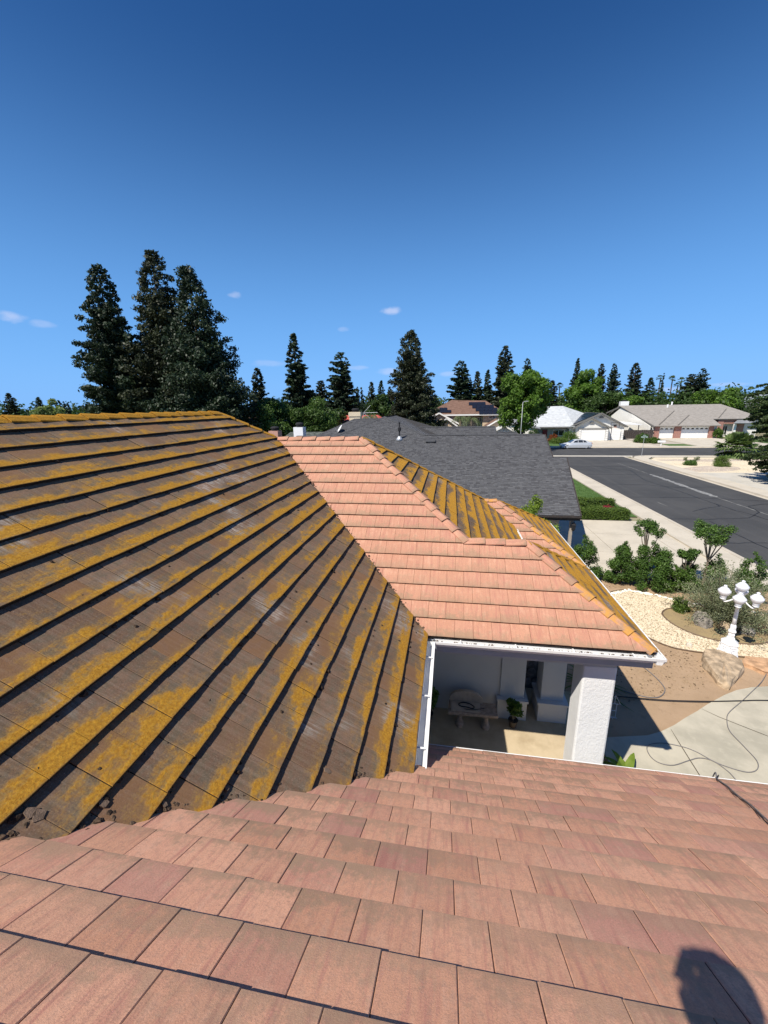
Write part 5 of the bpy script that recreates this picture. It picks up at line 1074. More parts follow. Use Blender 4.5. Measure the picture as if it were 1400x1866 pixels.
def brick_mat():
    n = NT('red_brick'); br = n.new('ShaderNodeTexBrick'); W = n.sep(n.pos()); n.put(br.inputs['Vector'], n.comb(n.math('ADD', W[0], W[1]), W[2], 0.0)); br.inputs['Scale'].default_value = 4.0; br.inputs['Color1'].default_value = (.26, .075, .05, 1); br.inputs['Color2'].default_value = (.38, .16, .12, 1); br.inputs['Mortar'].default_value = (.42, .36, .32, 1); br.inputs['Mortar Size'].default_value = .025
    n.base(br.outputs[0]); return n.m
M_BRICK = brick_mat()
for x0, x1 in ((39.9, 40.75), (43.45, 44.65), (49.6, 50.35)): part_box('brick_pier', (x0, 88.0, 0), (x1, 88.5, 2.42), M_BRICK, H)
part_box('wall', (39.5, 88.35, 0), (51, 88.6, 2.4), wh, H); part_box('lintel', (40.76, 88.1, 2.12), (49.58, 88.3, 2.4), M_TRIM, H)
garage_door(H, 40.8, 43.4, 88.28, 2.15, 4, 2, 3); garage_door(H, 44.7, 49.55, 88.28, 2.15, 4, 4, 6)
part_box('wall', (50.8, 92.0, 0), (60.2, 92.2, 3.7), wh, H); part_box('wall', (50.6, 88.6, 0), (50.8, 92.2, 2.85), plain('grey_side', (.33, .36, .38), .8), H); part_box('brick_wall', (52.6, 91.0, 0), (53.6, 91.98, 3.4), M_BRICK, H); part_box('brick_wall', (53.62, 91.1, 2.6), (57, 91.5, 3.4), M_BRICK, H); part_box('brick_pier', (56.2, 91.2, 0), (57.4, 91.7, 2.6), M_BRICK, H)
part_box('pillar', (55.2, 90.4, 0), (55.6, 90.8, 2.6), M_TRIM, H); window(H, 54.0, 55.0, 91.95, .4, 2.2); roofs(H, [[(54.5, 89.6, 2.8), (58.5, 89.6, 2.8), (57.5, 91.0, 3.4), (56, 91.0, 3.4)]], M_RGREY)
chimney('white chimney at the left gable of the beige roofed house', 37.6, 39.3, 100.2, 101.2, 3.5, 7.3, M_WHITE, False)
for i, (x, y, z) in enumerate(((46.0, 97.5, 5.75), (47.3, 98.6, 6.3))):
    b = MB(); b.tube([(x, y, z), (x, y, z + .75)], .16, 6); tag(b.build('vent_pipe', M_WHITE), ['white vent pipe standing lower on the beige roof', 'white vent pipe at the ridge of the beige roof'][i], 'vent pipe')
cp = thing('carport', 'flat white carport roof between the two ranch houses', 'carport', (34.8, 90, 0)); b = MB(); b.slab([(33.2, 88.5, 2.95), (37.6, 88.5, 2.75), (37.4, 94, 2.95), (33.0, 94, 3.5)], .12); b.build('roof', M_WHITE, cp)
for x, y in ((33.5, 88.8), (37.2, 88.8), (33.4, 93.8)): b = MB(); b.box((x - .06, y - .06, 0), (x + .06, y + .06, 2.7)); b.build('post', M_BROWN, cp)
fn = thing('wooden_fence', 'dark brown board fence between the two ranch houses', 'fence', (36, 87.6, 0)); q = random.Random(9)
for k in range(30):
    x = 33.9 + k * .185; b = MB(); b.box((x, 87.4 + .012 * (k % 2), .05), (x + .17, 87.43 + .012 * (k % 2), 1.75 + q.uniform(-.03, .03))); b.build('board', M_BROWN, fn)
b = MB(); b.box((33.9, 87.47, .5), (39.4, 87.53, .6)); b.box((33.9, 87.47, 1.4), (39.4, 87.53, 1.5)); b.build('rail', M_BROWN, fn)
# two storey house with brown roof
H = thing('two_storey_house', 'two storey peach house with brown roof and dark solar panels', 'house', (2.5, 84, 0))
ev = 5.4
roofs(H, [[(-5.2, 79.6, ev), (2.1, 79.6, ev), (1.3, 84.2, 7.95), (.15, 84.2, 8.15)], [(2.1, 79.7, ev + .02), (10.4, 79.7, ev + .02), (6.6, 84.2, 7.9), (1.2, 84.2, 7.85)], [(-5.2, 79.6, ev), (.15, 84.2, 8.15), (.15, 86, 8.1), (-5.2, 92, ev)], [(10.4, 79.7, ev), (6.6, 84.2, 7.9), (6.6, 87, 7.9), (10.4, 92, ev)], [(.15, 84.2, 8.1), (6.6, 84.2, 7.85), (10.4, 92, ev), (-5.2, 92, ev)]], M_RBROWN)
part_box('fascia', (-5.2, 79.5, ev - .28), (10.45, 79.6, ev - .02), M_TRIM, H)
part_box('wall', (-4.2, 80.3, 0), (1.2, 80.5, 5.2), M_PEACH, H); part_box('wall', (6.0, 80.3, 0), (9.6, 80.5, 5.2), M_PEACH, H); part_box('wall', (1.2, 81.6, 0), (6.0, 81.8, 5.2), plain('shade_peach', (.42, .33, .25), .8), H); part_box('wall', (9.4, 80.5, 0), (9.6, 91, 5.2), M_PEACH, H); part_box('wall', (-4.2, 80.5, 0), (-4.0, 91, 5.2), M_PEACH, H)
window(H, -1.35, .25, 80.28, 3.9, 5.0); window(H, 7.1, 8.4, 80.28, 4.55, 5.0); window(H, 5.0, 5.9, 81.55, 3.0, 4.7); window(H, 1.9, 2.6, 81.55, 3.4, 4.6)
for i, n_ in enumerate((5, 5, 6, 6)):
    for k in range(n_):
        x0 = 3.4 + i * .62 + k * (.82 if i else .8); z0 = 7.45 - i * .56; f = (z0 - ev) / 2.5; y0 = 79.7 + 4.5 * f; y1 = y0 - .56 / 2.5 * 4.5
        if x0 + .78 > 10.0 - f * 3.2: continue
        b = MB(); b.slab([(x0, y0, z0 + .17), (x0 + .78, y0, z0 + .17), (x0 + .78, y1 + .04, z0 - .54 + .17), (x0, y1 + .04, z0 - .54 + .17)], .05); b.build('solar_panel', M_SOLAR, H)
for (k, z0) in ((0, 6.5), (1, 6.5), (-1, 6.05), (0, 6.05), (1, 6.05), (2, 6.05)):
    x0 = -2.3 + k * .78; f = (z0 - ev) / 2.6; y0 = 79.6 + 4.6 * f; b = MB(); b.slab([(x0, y0, z0 + .16), (x0 + .75, y0, z0 + .16), (x0 + .75, y0 - .8, z0 - .44 + .16), (x0, y0 - .8, z0 - .44 + .16)], .05); b.build('solar_panel', M_SOLAR, H)
def gable(parent, x0, x1, y, z0, z1, wmat, depth=3, rmat=M_RBROWN, trim=M_TRIM, base=0):
    xm_ = (x0 + x1) / 2; roofs(parent, [[(x0, y, z0), (xm_, y, z1), (xm_, y + depth, z1), (x0, y + depth, z0)], [(xm_, y, z1), (x1, y, z0), (x1, y + depth, z0), (xm_, y + depth, z1)]], rmat, .1)
    gwall(parent, [(x0 + .5, y + .4, base), (x1 - .5, y + .4, base), (x1 - .5, y + .4, z0), (xm_, y + .4, z1 - .2), (x0 + .5, y + .4, z0)], .1, wmat)
    bar(parent, (x0, y - .05, z0), (xm_, y - .05, z1), .08, .24, trim); bar(parent, (xm_, y - .05, z1), (x1, y - .05, z0), .08, .24, trim)
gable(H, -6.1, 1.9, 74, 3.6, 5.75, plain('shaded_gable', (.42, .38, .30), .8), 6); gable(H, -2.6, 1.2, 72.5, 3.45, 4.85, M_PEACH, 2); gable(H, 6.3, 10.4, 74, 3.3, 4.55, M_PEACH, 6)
# red roofed house, pinkish roofs far left, far grey roof
H = thing('red_roof_house', 'house with a bright red tiled roof behind the cream chimney', 'house', (-14, 58, 0))
roofs(H, [[(-19.5, 54, 3.7), (-9.4, 54, 4.8), (-10.7, 60, 5.85), (-16.8, 60, 5.85)], [(-9.4, 54, 4.8), (-7.8, 58, 4.4), (-10.7, 60, 5.85)], [(-16.8, 60, 5.85), (-10.7, 60, 5.85), (-8, 66, 3.6), (-19, 66, 3.6)]], M_RRED); part_box('wall', (-18.6, 54.8, 0), (-10.2, 65, 3.5), M_PEACH, H)
roofs(H, [[(-20.5, 50, 2.9), (-14.0, 50, 3.0), (-15, 54, 4.2), (-19, 54, 4.2)]], plain('faded_red_tile', (.38, .17, .12), .9))
H = thing('pink_roof_house', 'small pinkish tiled roof peeping out left of the round tree', 'house', (-25, 45, 0)); roofs(H, [[(-24.3, 44, 4.6), (-21.6, 44, 4.3), (-22.4, 47, 6.1), (-22.6, 47, 6.1)], [(-24.3, 44, 4.6), (-22.6, 47, 6.1), (-24.8, 50, 4.4)]], plain('pinkish_tile', (.45, .25, .19), .9)); part_box('wall', (-24.0, 45, 0), (-21.9, 49, 4.3), M_PEACH, H)
H = thing('far_grey_roof_house', 'grey roofed house beyond the beige roofed ranch', 'house', (80, 125, 0)); roofs(H, [[(70, 118, 4.5), (88, 118, 4.5), (98, 126, 8.6), (79, 126, 8.6)]], plain('far_slate', (.24, .27, .31), .8)); gwall(H, [(70, 117.9, 4.5), (84, 117.9, 4.4), (78.9, 118.2, 8.3)], .1, plain('far_slate_dark', (.13, .14, .15), .8)); part_box('wall', (72, 119, 0), (96, 124, 4.4), M_CREAM, H)
H = thing('white_van_house', 'white garage gable behind the leafy tree and the light pole', 'house', (7.5, 70, 0)); gable(H, 6.6, 11.0, 70, 2.4, 3.6, wh, 6, M_RWHITE); garage_door(H, 7.6, 10.0, 70.3, 2.2, 4, 2)

# ------------------------------------------------------------------ silver car
car = thing('parked_car', 'silver saloon car parked at the far kerb before the white house', 'car', (20, 69.0, 0)); M_CAR = plain('silver_paint', (.58, .60, .62), .28, metal=.25, var=.02, spec=.6)
cx0, cyc = 17.65, 69.15
secs = [(0.0, .38, .60, .62, .60), (.12, .22, .66, .78, .70), (.5, .18, .74, .88, .74), (1.1, .18, .88, .90, .80), (1.45, .18, .95, .90, .84), (1.9, .18, .98, .90, .86), (2.6, .18, 1.0, .90, .87), (3.4, .18, 1.02, .90, .87), (3.9, .20, 1.04, .90, .86), (4.35, .24, 1.05, .86, .80), (4.55, .34, .98, .80, .72), (4.6, .42, .80, .74, .66)]
b = MB(); vs = []
for (x, z0, z1, w0, w1) in secs:
    for (yy, zz_) in ((-w0, z0), (-w0 - .02, (z0 + z1) / 2), (-w1, z1 - .06), (-w1 + .12, z1), (w1 - .12, z1), (w1, z1 - .06), (w0 + .02, (z0 + z1) / 2), (w0, z0)): vs.append((cx0 + x, cyc + yy, zz_))
n = 8; b.add(vs, [(i * n + k, i * n + (k + 1) % n, (i + 1) * n + (k + 1) % n, (i + 1) * n + k) for i in range(len(secs) - 1) for k in range(n)] + [tuple(range(n))[::-1], tuple((len(secs) - 1) * n + k for k in range(n))]); b.build('body', M_CAR, car, smooth=False)
b = MB(); vs = []; C2 = [(1.25, .93, .93, .74), (1.95, .96, 1.36, .60), (2.4, .96, 1.44, .60), (3.0, .96, 1.43, .59), (3.55, .98, 1.34, .58), (4.25, 1.0, 1.06, .66)]
for (x, z0, z1, w) in C2:
    for yy, zz_ in ((-.80, z0), (-w, z1), (w, z1), (.80, z0)): vs.append((cx0 + x, cyc + yy, zz_))
b.add(vs, [(i * 4 + k, i * 4 + k + 1, (i + 1) * 4 + k + 1, (i + 1) * 4 + k) for i in range(5) for k in range(3)]); cab = b.build('cabin', M_CAR, car)
for side in (-1,):
    for (xa, xb, ta, tb, za, zb_) in ((1.75, 2.42, 2.0, 2.42, 1.28, 1.37), (2.5, 3.2, 2.5, 3.15, 1.37, 1.36), (3.28, 3.85, 3.22, 3.55, 1.35, 1.27)):
        b = MB(); b.add([(cx0 + xa, cyc - .815, 1.0), (cx0 + xb, cyc - .815, 1.0), (cx0 + tb, cyc - .635, zb_), (cx0 + ta, cyc - .635, za)], [(0, 1, 2, 3)]); b.build('side_window', M_GLASS, cab)
b = MB(); b.add([(cx0 + 1.28, cyc - .70, .96), (cx0 + 1.28, cyc + .70, .96), (cx0 + 1.92, cyc + .55, 1.36), (cx0 + 1.92, cyc - .55, 1.36)], [(0, 1, 2, 3)]); b.build('windscreen', M_GLASS, cab)
b = MB(); b.add([(cx0 + 4.2, cyc - .60, 1.10), (cx0 + 4.2, cyc + .60, 1.10), (cx0 + 3.6, cyc + .52, 1.35), (cx0 + 3.6, cyc - .52, 1.35)], [(0, 1, 2, 3)]); b.build('rear_window', M_GLASS, cab)
for wx in (.88, 3.72):
    for wy in (-.80, .80):
        b = MB(); Mw = Matrix.Translation((cx0 + wx, cyc + wy, .33)) @ Matrix.Rotation(pi / 2, 4, 'X'); vs = []
        for (r, z) in ((.20, -.10), (.33, -.10), (.34, 0), (.33, .10), (.20, .10)):
            for k in range(16): vs.append(Mw @ Vector((r * cos(k * pi / 8), r * sin(k * pi / 8), z)))
        b.add(vs, [(i * 16 + k, i * 16 + (k + 1) % 16, (i + 1) * 16 + (k + 1) % 16, (i + 1) * 16 + k) for i in range(4) for k in range(16)]); w_ = b.build('wheel', M_DARK, car)
        b = MB(); vs = [Mw @ Vector((r * cos(k * pi / 8), r * sin(k * pi / 8), z)) for (r, z) in ((.205, .10 if wy < 0 else -.10), (.05, .06 if wy < 0 else -.06)) for k in range(16)]; b.add(vs, [(k, (k + 1) % 16, 16 + (k + 1) % 16, 16 + k) for k in range(16)] + [tuple(range(16, 32))]); b.build('rim', plain('alloy', (.6, .6, .6), .3, metal=.5), w_)
for yy in (-.62, .62): b = MB(); b.box((cx0 - .01, cyc + yy - .14, .58), (cx0 + .16, cyc + yy + .14, .70)); b.build('headlight', M_GLOBE, car, bevel=.03); b = MB(); b.box((cx0 + 4.5, cyc + yy - .14, .78), (cx0 + 4.605, cyc + yy + .14, .92)); b.build('tail_light', plain('red_lens', (.4, .01, .01), .3), car)

# ------------------------------------------------------------------ poles, sign, mailbox
st = thing('street_light', 'pale grey street light pole beside the leafy green tree', 'street light', (9.35, 57, 0)); b = MB(); b.tube([(9.35, 57, 0), (9.35, 57, 4), (9.35, 57, 7.2)], [.05, .045, .035], 8); b.build('pole', plain('pole_grey', (.40, .42, .43), .6), st, smooth=True); b = MB(); b.tube([(9.35, 57, 7.2), (9.45, 57, 7.35), (9.75, 57, 7.4)], [.04, .03, .03], 6); b.build('arm', plain('pole_grey', (.40, .42, .43), .6), st); b = MB(); b.box((9.7, 56.9, 7.36), (10.05, 57.1, 7.44)); b.build('lamp_head', plain('pole_grey', (.40, .42, .43), .6), st, bevel=.03)
sg = thing('street_sign', 'street name sign on a thin pole at the corner', 'street sign', (24.95, 57.5, 0)); b = MB(); b.tube([(24.95, 57.5, 0), (24.95, 57.5, 2.75)], .03, 6); b.build('pole', plain('galvanised', (.42, .44, .46), .45), sg); b = MB(); b.box((24.55, 57.48, 2.55), (25.35, 57.5, 2.72)); b.build('sign_blade', plain('sign_green', (.25, .33, .30), .5), sg); b = MB(); b.box((24.94, 57.1, 2.74), (24.96, 57.9, 2.90)); b.build('sign_blade', plain('sign_green', (.25, .33, .30), .5), sg)
mb = thing('mailbox', 'white mailbox at the kerb in front of the ranch houses', 'mailbox', (33.9, 72, 0)); b = MB(); b.box((33.4, 71.9, .62), (34.5, 72.2, .95)); b.build('box', M_WHITE, mb, bevel=.04); b = MB(); b.box((33.85, 72.0, 0), (33.97, 72.12, .62)); b.build('post', M_WHITE, mb)

# ------------------------------------------------------------------ hedges and flowers next door
def hedge(label, x0, x1, y0, y1, h, mat, seed, n=5000, name='hedge', z=.04, size=.035):
    o = thing(name, label, 'hedge', ((x0 + x1) / 2, (y0 + y1) / 2, z)); q = random.Random(seed); g = np.random.default_rng(seed); cx, cy = (x0 + x1) / 2, (y0 + y1) / 2
    b = MB(); b.box((x0 + .05, y0 + .05, z), (x1 - .05, y1 - .05, z + h - .06)); b.build('hedge_core', plain('hedge_inside', (.02, .035, .01), 1), o)
    A = [(x1 - x0) * (y1 - y0), (x1 - x0) * h, (x1 - x0) * h, (y1 - y0) * h, (y1 - y0) * h]; A = np.array(A) / sum(A); k = g.choice(5, n, p=A); u = g.random(n); v = g.random(n); P = np.zeros((n, 3))
    X = x0 + (x1 - x0) * u; Y = y0 + (y1 - y0) * v; Z = h * v
    P[k == 0] = np.c_[X, Y, np.full(n, h)][k == 0]; P[k == 1] = np.c_[X, np.full(n, y0), Z][k == 1]; P[k == 2] = np.c_[X, np.full(n, y1), Z][k == 2]; Y2 = y0 + (y1 - y0) * u; P[k == 3] = np.c_[np.full(n, x0), Y2, Z][k == 3]; P[k == 4] = np.c_[np.full(n, x1), Y2, Z][k == 4]
    P += g.normal(size=(n, 3)) * .035; P[:, 2] += .03 * np.sin(P[:, 0] * 5) ; d = g.normal(size=(n, 3)); t = g.normal(size=(n, 3)); t /= np.linalg.norm(t, axis=1)[:, None]; bt = np.cross(t, d); bt /= np.linalg.norm(bt, axis=1)[:, None]; s = (size * (.6 + .8 * g.random(n)))[:, None]
    V = np.stack([P - t * s, P - bt * s * .6, P + t * s, P + bt * s * .6], 1).reshape(-1, 3) - np.array([cx, cy, 0]); place('foliage', np_mesh('foliage', V, np.arange(n * 4).reshape(-1, 4), mat), parent=o); return o
hedge('clipped low box hedge nearest the driveway', 7.6, 10.9, 25.5, 26.2, .62, F_HEDGE, 1, 9000); hedge('clipped low box hedge at the back beside the lawn', 7.6, 11.2, 28.6, 29.3, .55, F_HEDGE, 2, 6000)
shrub('clipped green ball between the two hedges, left one', 8.6, 27.4, .75, .6, F_HEDGE, 51, 2600, .04, .15, name='ball_shrub'); shrub('clipped green ball between the two hedges, beside the red flowers', 9.55, 27.2, .55, .48, F_HEDGE, 52, 2000, .04, .15, name='ball_shrub')
shrub('patch of red flowers between the clipped hedges', 10.35, 27.3, .4, .62, foliage('red_flower', (.25, .02, .04), (.45, .05, .09), .2, 6), 53, 2400, .035, .1, name='flower_patch', cat='flowers')
strap_plant('spiky dark plant at the edge of the lawn by the grey roof', 8.4, 31.5, 24, 1.1, .05, F_SHRUB, 61); strap_plant('second spiky dark plant further back at the lawn edge', 8.7, 34.5, 22, 1.1, .05, F_SHRUB, 62)
g = np.random.default_rng(77); n = 26000; P = np.c_[4 + 7.7 * g.random(n), 27 + 20 * g.random(n) ** 1.3, np.full(n, .04)]; a = g.random(n) * 6.28; w = np.c_[np.cos(a), np.sin(a), np.zeros(n)] * .012; tp = np.c_[g.normal(size=n) * .02, g.normal(size=n) * .02, .04 + .04 * g.random(n)]
V = np.stack([P - w, P + w, P + tp], 1).reshape(-1, 3); o = bpy.data.objects.new('grass', np_mesh('grass', V, np.arange(n * 3).reshape(-1, 3), foliage('grass_blade', (.05, .10, .02), (.10, .17, .04), .3, 2), 3)); col.objects.link(o); tag(o, 'mown lawn grass next to the grey roofed house', 'grass', kind='stuff')
for args in (('low dark green shrub on the corner gravel, left one', 26.9, 50.0, .55, .85, F_SHRUB, 71), ('bright green clipped mound on the corner gravel', 29.6, 49.3, 1.1, 1.0, F_HEDGE, 72), ('dark round shrub left of the beige roofed garage', 33.5, 78, 1.65, 1.35, F_SHRUB, 73), ('low round shrub at the foot of the beige roofed garage', 35.3, 77.5, .95, 1.15, F_SHRUB2, 74), ('round shrub between brick pier and entry', 50.9, 87.5, 2.0, 1.0, F_SHRUB2, 75), ('bright green mound by the silver car', 19.4, 77.5, 1.0, 1.5, F_HEDGE, 76), ('large olive green bush before the white garage house', 22.0, 80.5, 1.9, 1.7, F_SHRUB2, 77), ('bush with red tips beside the white house door', 19.3, 81, 1.4, 1.0, foliage('red_tip', (.10, .06, .015), (.30, .06, .02), .2, 3), 78), ('dark bush under the leafy tree across the street', 15.6, 80, 2.3, 1.8, F_MID, 79)):
    shrub(args[0], *args[1:6], args[6], 3200, .08 if args[2] > 60 else .05, .35)
for i, (x, y) in enumerate(((28.4, 54.0), (29.3, 53.6), (29.9, 54.3), (31.9, 54.1))): shrub(['small grey tuft on the far corner bed, first', 'small grey tuft on the far corner bed, second', 'small grey tuft on the far corner bed, third', 'small grey tuft on the far corner bed, fourth'][i], x, y, .5, .25, F_OLIVE, 90 + i, 200, .05, .1, name='small_shrub', group='small tufts on the far corner bed')
# fan palm on the corner
def fan_palm(label, x, y, th, L, n, seed, mat, tr=.28, name='fan_palm', skirt=0, fold=.5):
    q = random.Random(seed); o = thing(name, label, 'palm', (x, y, 0)); b = MB(); b.tube([(x, y, 0), (x + .05, y, th * .5), (x, y, th)], [tr, tr * .85, tr * .7], 8); b.build('trunk', M_BARK, o); b = MB()
    for k in range(n):
        a = q.uniform(0, 6.28); el = q.uniform(-.45 if not skirt else -1.2, 1.35); d = Vector((cos(a) * cos(el), sin(a) * cos(el), sin(el))); c = Vector((x, y, th)); hub = c + d * L * .5 + Vector((0, 0, -.05 * L)); s = d.cross(Vector((0, 0, 1))).normalized(); u = s.cross(d)
        b.add([c - s * .02, c + s * .02, hub + s * .02, hub - s * .02], [(0, 1, 2, 3)])
        for j in range(11):
            t = (j - 5) / 5 * 1.5; dr = (d * cos(t) + s * sin(t)); tip = hub + dr * L * .5 * (1 - .15 * abs(t)) + Vector((0, 0, -.08 * L * (1 + q.random()))); w = u.cross(dr) * .055 * L; b.add([hub, hub + dr * L * .28 + w, tip, hub + dr * L * .28 - w], [(0, 1, 2, 3)])
    b.build('fronds', mat, o); return o
fan_palm('short fan palm with a wide crown on the far corner', 35.8, 58.0 - .6, 1.15, 2.7, 60, 1, foliage('palm_leaf', (.05, .09, .025), (.15, .21, .07), .25, 1))
for i, (x, z) in enumerate(((42.7, 16.2), (48.4, 15.9), (89.8, 18.2), (94.6, 17.7), (98.2, 16.9), (97.1, 15.0))):
    fan_palm(['very tall thin palm far off, left of a pair above the white house', 'very tall thin palm far off, right of a pair above the white house', 'leftmost tall palm on the skyline above the beige roof', 'second tall palm on the skyline above the beige roof', 'rightmost and tall palm on the skyline above the beige roof', 'lower palm on the skyline between the tall ones'][i], x, 200, z - 1, 2.0, 16, 10 + i, F_MID, .3, 'tall_palm')
def queen_palm(label, x, y, th, L, n, seed, mat):
    q = random.Random(seed); o = thing('feather_palm', label, 'palm', (x, y, 0)); b = MB(); b.tube([(x, y, 0), (x, y, th)], [.28, .2], 8); b.build('trunk', M_BARKP, o); b = MB()
    for k in range(n):
        a = q.uniform(0, 6.28); el = q.uniform(.1, 1.2); pts = []
        for j in range(8): t = j / 7; r = L * t * cos(el) * .95; z = th + L * (sin(el) * t - .95 * t * t); pts.append(Vector((x + r * cos(a), y + r * sin(a), z)))
        s = Vector((-sin(a), cos(a), 0))
        for j in range(1, 8):
            for sg_ in (-1, 1):
                for m_ in range(2):
                    p = pts[j].lerp(pts[j - 1], m_ * .5); w = .32 * L * (1 - abs(j / 7 - .45)) ; e_ = p + s * sg_ * w * .5 + Vector((0, 0, -w * .65)) + (pts[j] - pts[j - 1]) * .5; b.add([p, p + (pts[j] - pts[j - 1]) * .22, e_], [(0, 1, 2)])
    b.build('fronds', mat, o); return o
F_PALM2 = foliage('feather_palm_leaf', (.07, .10, .04), (.19, .23, .11), .2, 1)
queen_palm('feather palm in front of the red roofed house', -9.9, 50, 5.6, 2.4, 22, 5, F_PALM2); queen_palm('feather palm before the two storey house, left one', 1.5, 66, 5.0, 2.2, 18, 6, F_PALM2); queen_palm('feather palm before the two storey house, right one', 3.2, 66.5, 4.9, 2.1, 18, 7, F_PALM2)

# ------------------------------------------------------------------ trees
def conifer_arrays(seed, h, r, n_br, leaf, per, base=.08, droop=.18, prof=.85, lean=0.0, gap=.25):
    g = np.random.default_rng(seed); C = []; Rr = []; limbs = []
    ph = g.random(6) * 6.28
    for i in range(n_br):
        u = base + (1 - base) * (i / n_br) ** .92; a = i * 2.399 + g.normal() * .35
        side = 1 + .16 * np.sin(a * 1 + ph[0] + u * 6) + .15 * np.sin(a * 2 + ph[1] + u * 17)
        L = r * ((1 - u) ** prof + .035) * (.74 + .38 * g.random()) * side * (1.0 if u > base + .06 else .75)
        if g.random() < gap * .25: continue
        z0 = h * u; n = max(1, int(L / (r * .14)))
        tilt = .35 * u - .12 + g.normal() * .08
        for j in range(n):
            t = (j + 1) / n
            if t < .22 and n > 3: continue
            rad = L * t; C.append((rad * np.cos(a) + lean * u * u * h, rad * np.sin(a), z0 + rad * tilt - droop * rad * (1 - t * .7) + .18 * r * t * t * .3)); Rr.append(r * (.11 + .12 * (1 - u)) * (1.1 - .45 * t) * (.8 + .5 * g.random()))
        limbs.append((z0, a, L, tilt, lean * u * u * h))
    for k in range(5): C.append((lean * h, 0, h * (.925 + .018 * k))); Rr.append(r * .045 * (1.2 - .16 * k))
    C = np.array(C); Rr = np.array(Rr)
    v, f = leaves_pts(C, Rr, per, leaf, seed, aspect=.5, updir=.2, shell=.35, squash=.62)
    return v, f, limbs
def conifer(label, x, y, h, r, seed, n_br=110, leaf=.22, per=9000, mat=F_DARK, proto=None, group=None, **kw):
    o = thing('conifer_tree', label, 'tree', (x, y, 0), group)
    if proto is None:
        v, f, limbs = conifer_arrays(seed, h, r, n_br, leaf, per, **kw); place('crown', np_mesh('crown', v, f, mat), parent=o); b = MB(); ln_ = kw.get('lean', 0); b.tube([(x + ln_ * (t ** 2) * h, y, h * t) for t in (0, .3, .6, .8, .97)], [h * .016, h * .012, h * .008, h * .005, .02], 7)
        for (z0, a, L, tl, lx_) in limbs[::3]: b.tube([(x + lx_, y, z0), (x + lx_ + L * .8 * cos(a), y + L * .8 * sin(a), z0 + L * .8 * tl - .08 * L)], [max(.02, L * .02), .01], 4, cap=False)
        b.build('trunk', M_BARK, o)
    else:
        me, H0, R0, tm = proto; place('crown', me, parent=o, scale=(r / R0, r / R0, h / H0), rz=seed * 1.7); place('trunk', tm, parent=o, scale=(r / R0, r / R0, h / H0))
    return o
conifer('leftmost of the three big dark redwoods, a clear spire on its own', -35.6, 40, 21.0, 4.6, 101, 250, .15, 110000, F_DARK, base=.06, prof=.72, droop=.10)
conifer('tallest of the three big redwoods, broad and ragged in the middle', -30.9, 42, 22.6, 5.6, 102, 310, .15, 125000, F_DARK2, base=.05, prof=.80, droop=.10, gap=.1)
conifer('rightmost of the three big redwoods with its tip leaning left', -25.2, 40, 20.0, 6.6, 103, 300, .15, 130000, F_DARK, base=.05, prof=.95, droop=.08, lean=-.035)
# far conifers: prototypes reused
PR = []
for sdx in range(4):
    v, f, limbs = conifer_arrays(200 + sdx, 15, 2.6, 170, .20, 22000, base=.06, prof=(.8, .95, .7, .6)[sdx], droop=.12); b = MB(); b.tube([(0, 0, 0), (0, 0, 7), (0, 0, 14.5)], [.25, .16, .03], 6); tm = b.mesh('trunk', M_BARK); PR.append((np_mesh('crown', v, f, F_DARK if sdx % 2 else F_DARK2), 15, 2.6, tm))
CON = [('small pointed conifer standing alone right of the big redwoods', -36.5, 75, 14.4, 3.4), ('tall conifer with tiered branches behind the round tree', -26.9, 70, 19.0, 4.2), ('short conifer behind the tiered one', -25.6, 80, 12.1, 3.4), ('tall conifer straight above the feather palm', -19.3, 72, 16.1, 4.0),
       ('left one of three small far conifers left of the great dark conifer', -21.3, 110, 13.4, 2.8), ('middle one of three small far conifers left of the great dark conifer', -19.0, 112, 13.7, 3.0), ('right one of three small far conifers left of the great dark conifer', -17.0, 115, 12.3, 2.4), ('broad conifer just left of the brown roof ridge', 2.4, 110, 17.8, 5.0), ('slim conifer above the solar panels, left of the pair', 6.5, 112, 15.4, 3.2), ('slim conifer above the solar panels, right of the pair', 9.1, 112, 15.6, 3.2),
       ('tallest conifer behind the leafy green tree', 12.4, 105, 20.3, 4.4), ('dark spire just showing over the leafy green tree', 18.6, 110, 17.8, 3), ('brownish conifer between the leafy tree and the bright trees', 27.0, 120, 13.1, 3.6), ('conifer tip rising out of the bright green tree', 34.4, 125, 18.9, 2.9), ('slim conifer, first right of the bright green tree', 40.8, 125, 17.3, 2.7), ('slim conifer, second right of the bright green tree', 44.1, 125, 17.2, 2.9), ('broad dark conifer above the white chimney', 49.5, 125, 17.3, 4.2), ('lower conifer right of the one above the chimney', 55.0, 128, 13.5, 3.8),
       ('dark pine, left of a pair above the beige roof', 63.7, 125, 14.0, 4.6), ('dark pine, right and taller of a pair above the beige roof', 66.3, 125, 15.3, 3.2), ('small conifer at the far left edge of the picture', -150.3, 120, 13.6, 4.0), ('small conifer just in from the far left edge', -152.5 + 8, 125, 12.2, 4.0), ('tiny conifer beside the two storey house roof, far off', -7.5, 180, 9.4, 2.4)]
for i, (lab, x, y, h, r) in enumerate(CON): conifer(lab, x, y, h, r, i, proto=PR[i % 4])
conifer('great dark conifer right of centre, massive down to the rooftops', -5.9, 62, 17.2, 5.0, 104, 320, .16, 90000, F_DARK2, base=.05, prof=.78, droop=.06)
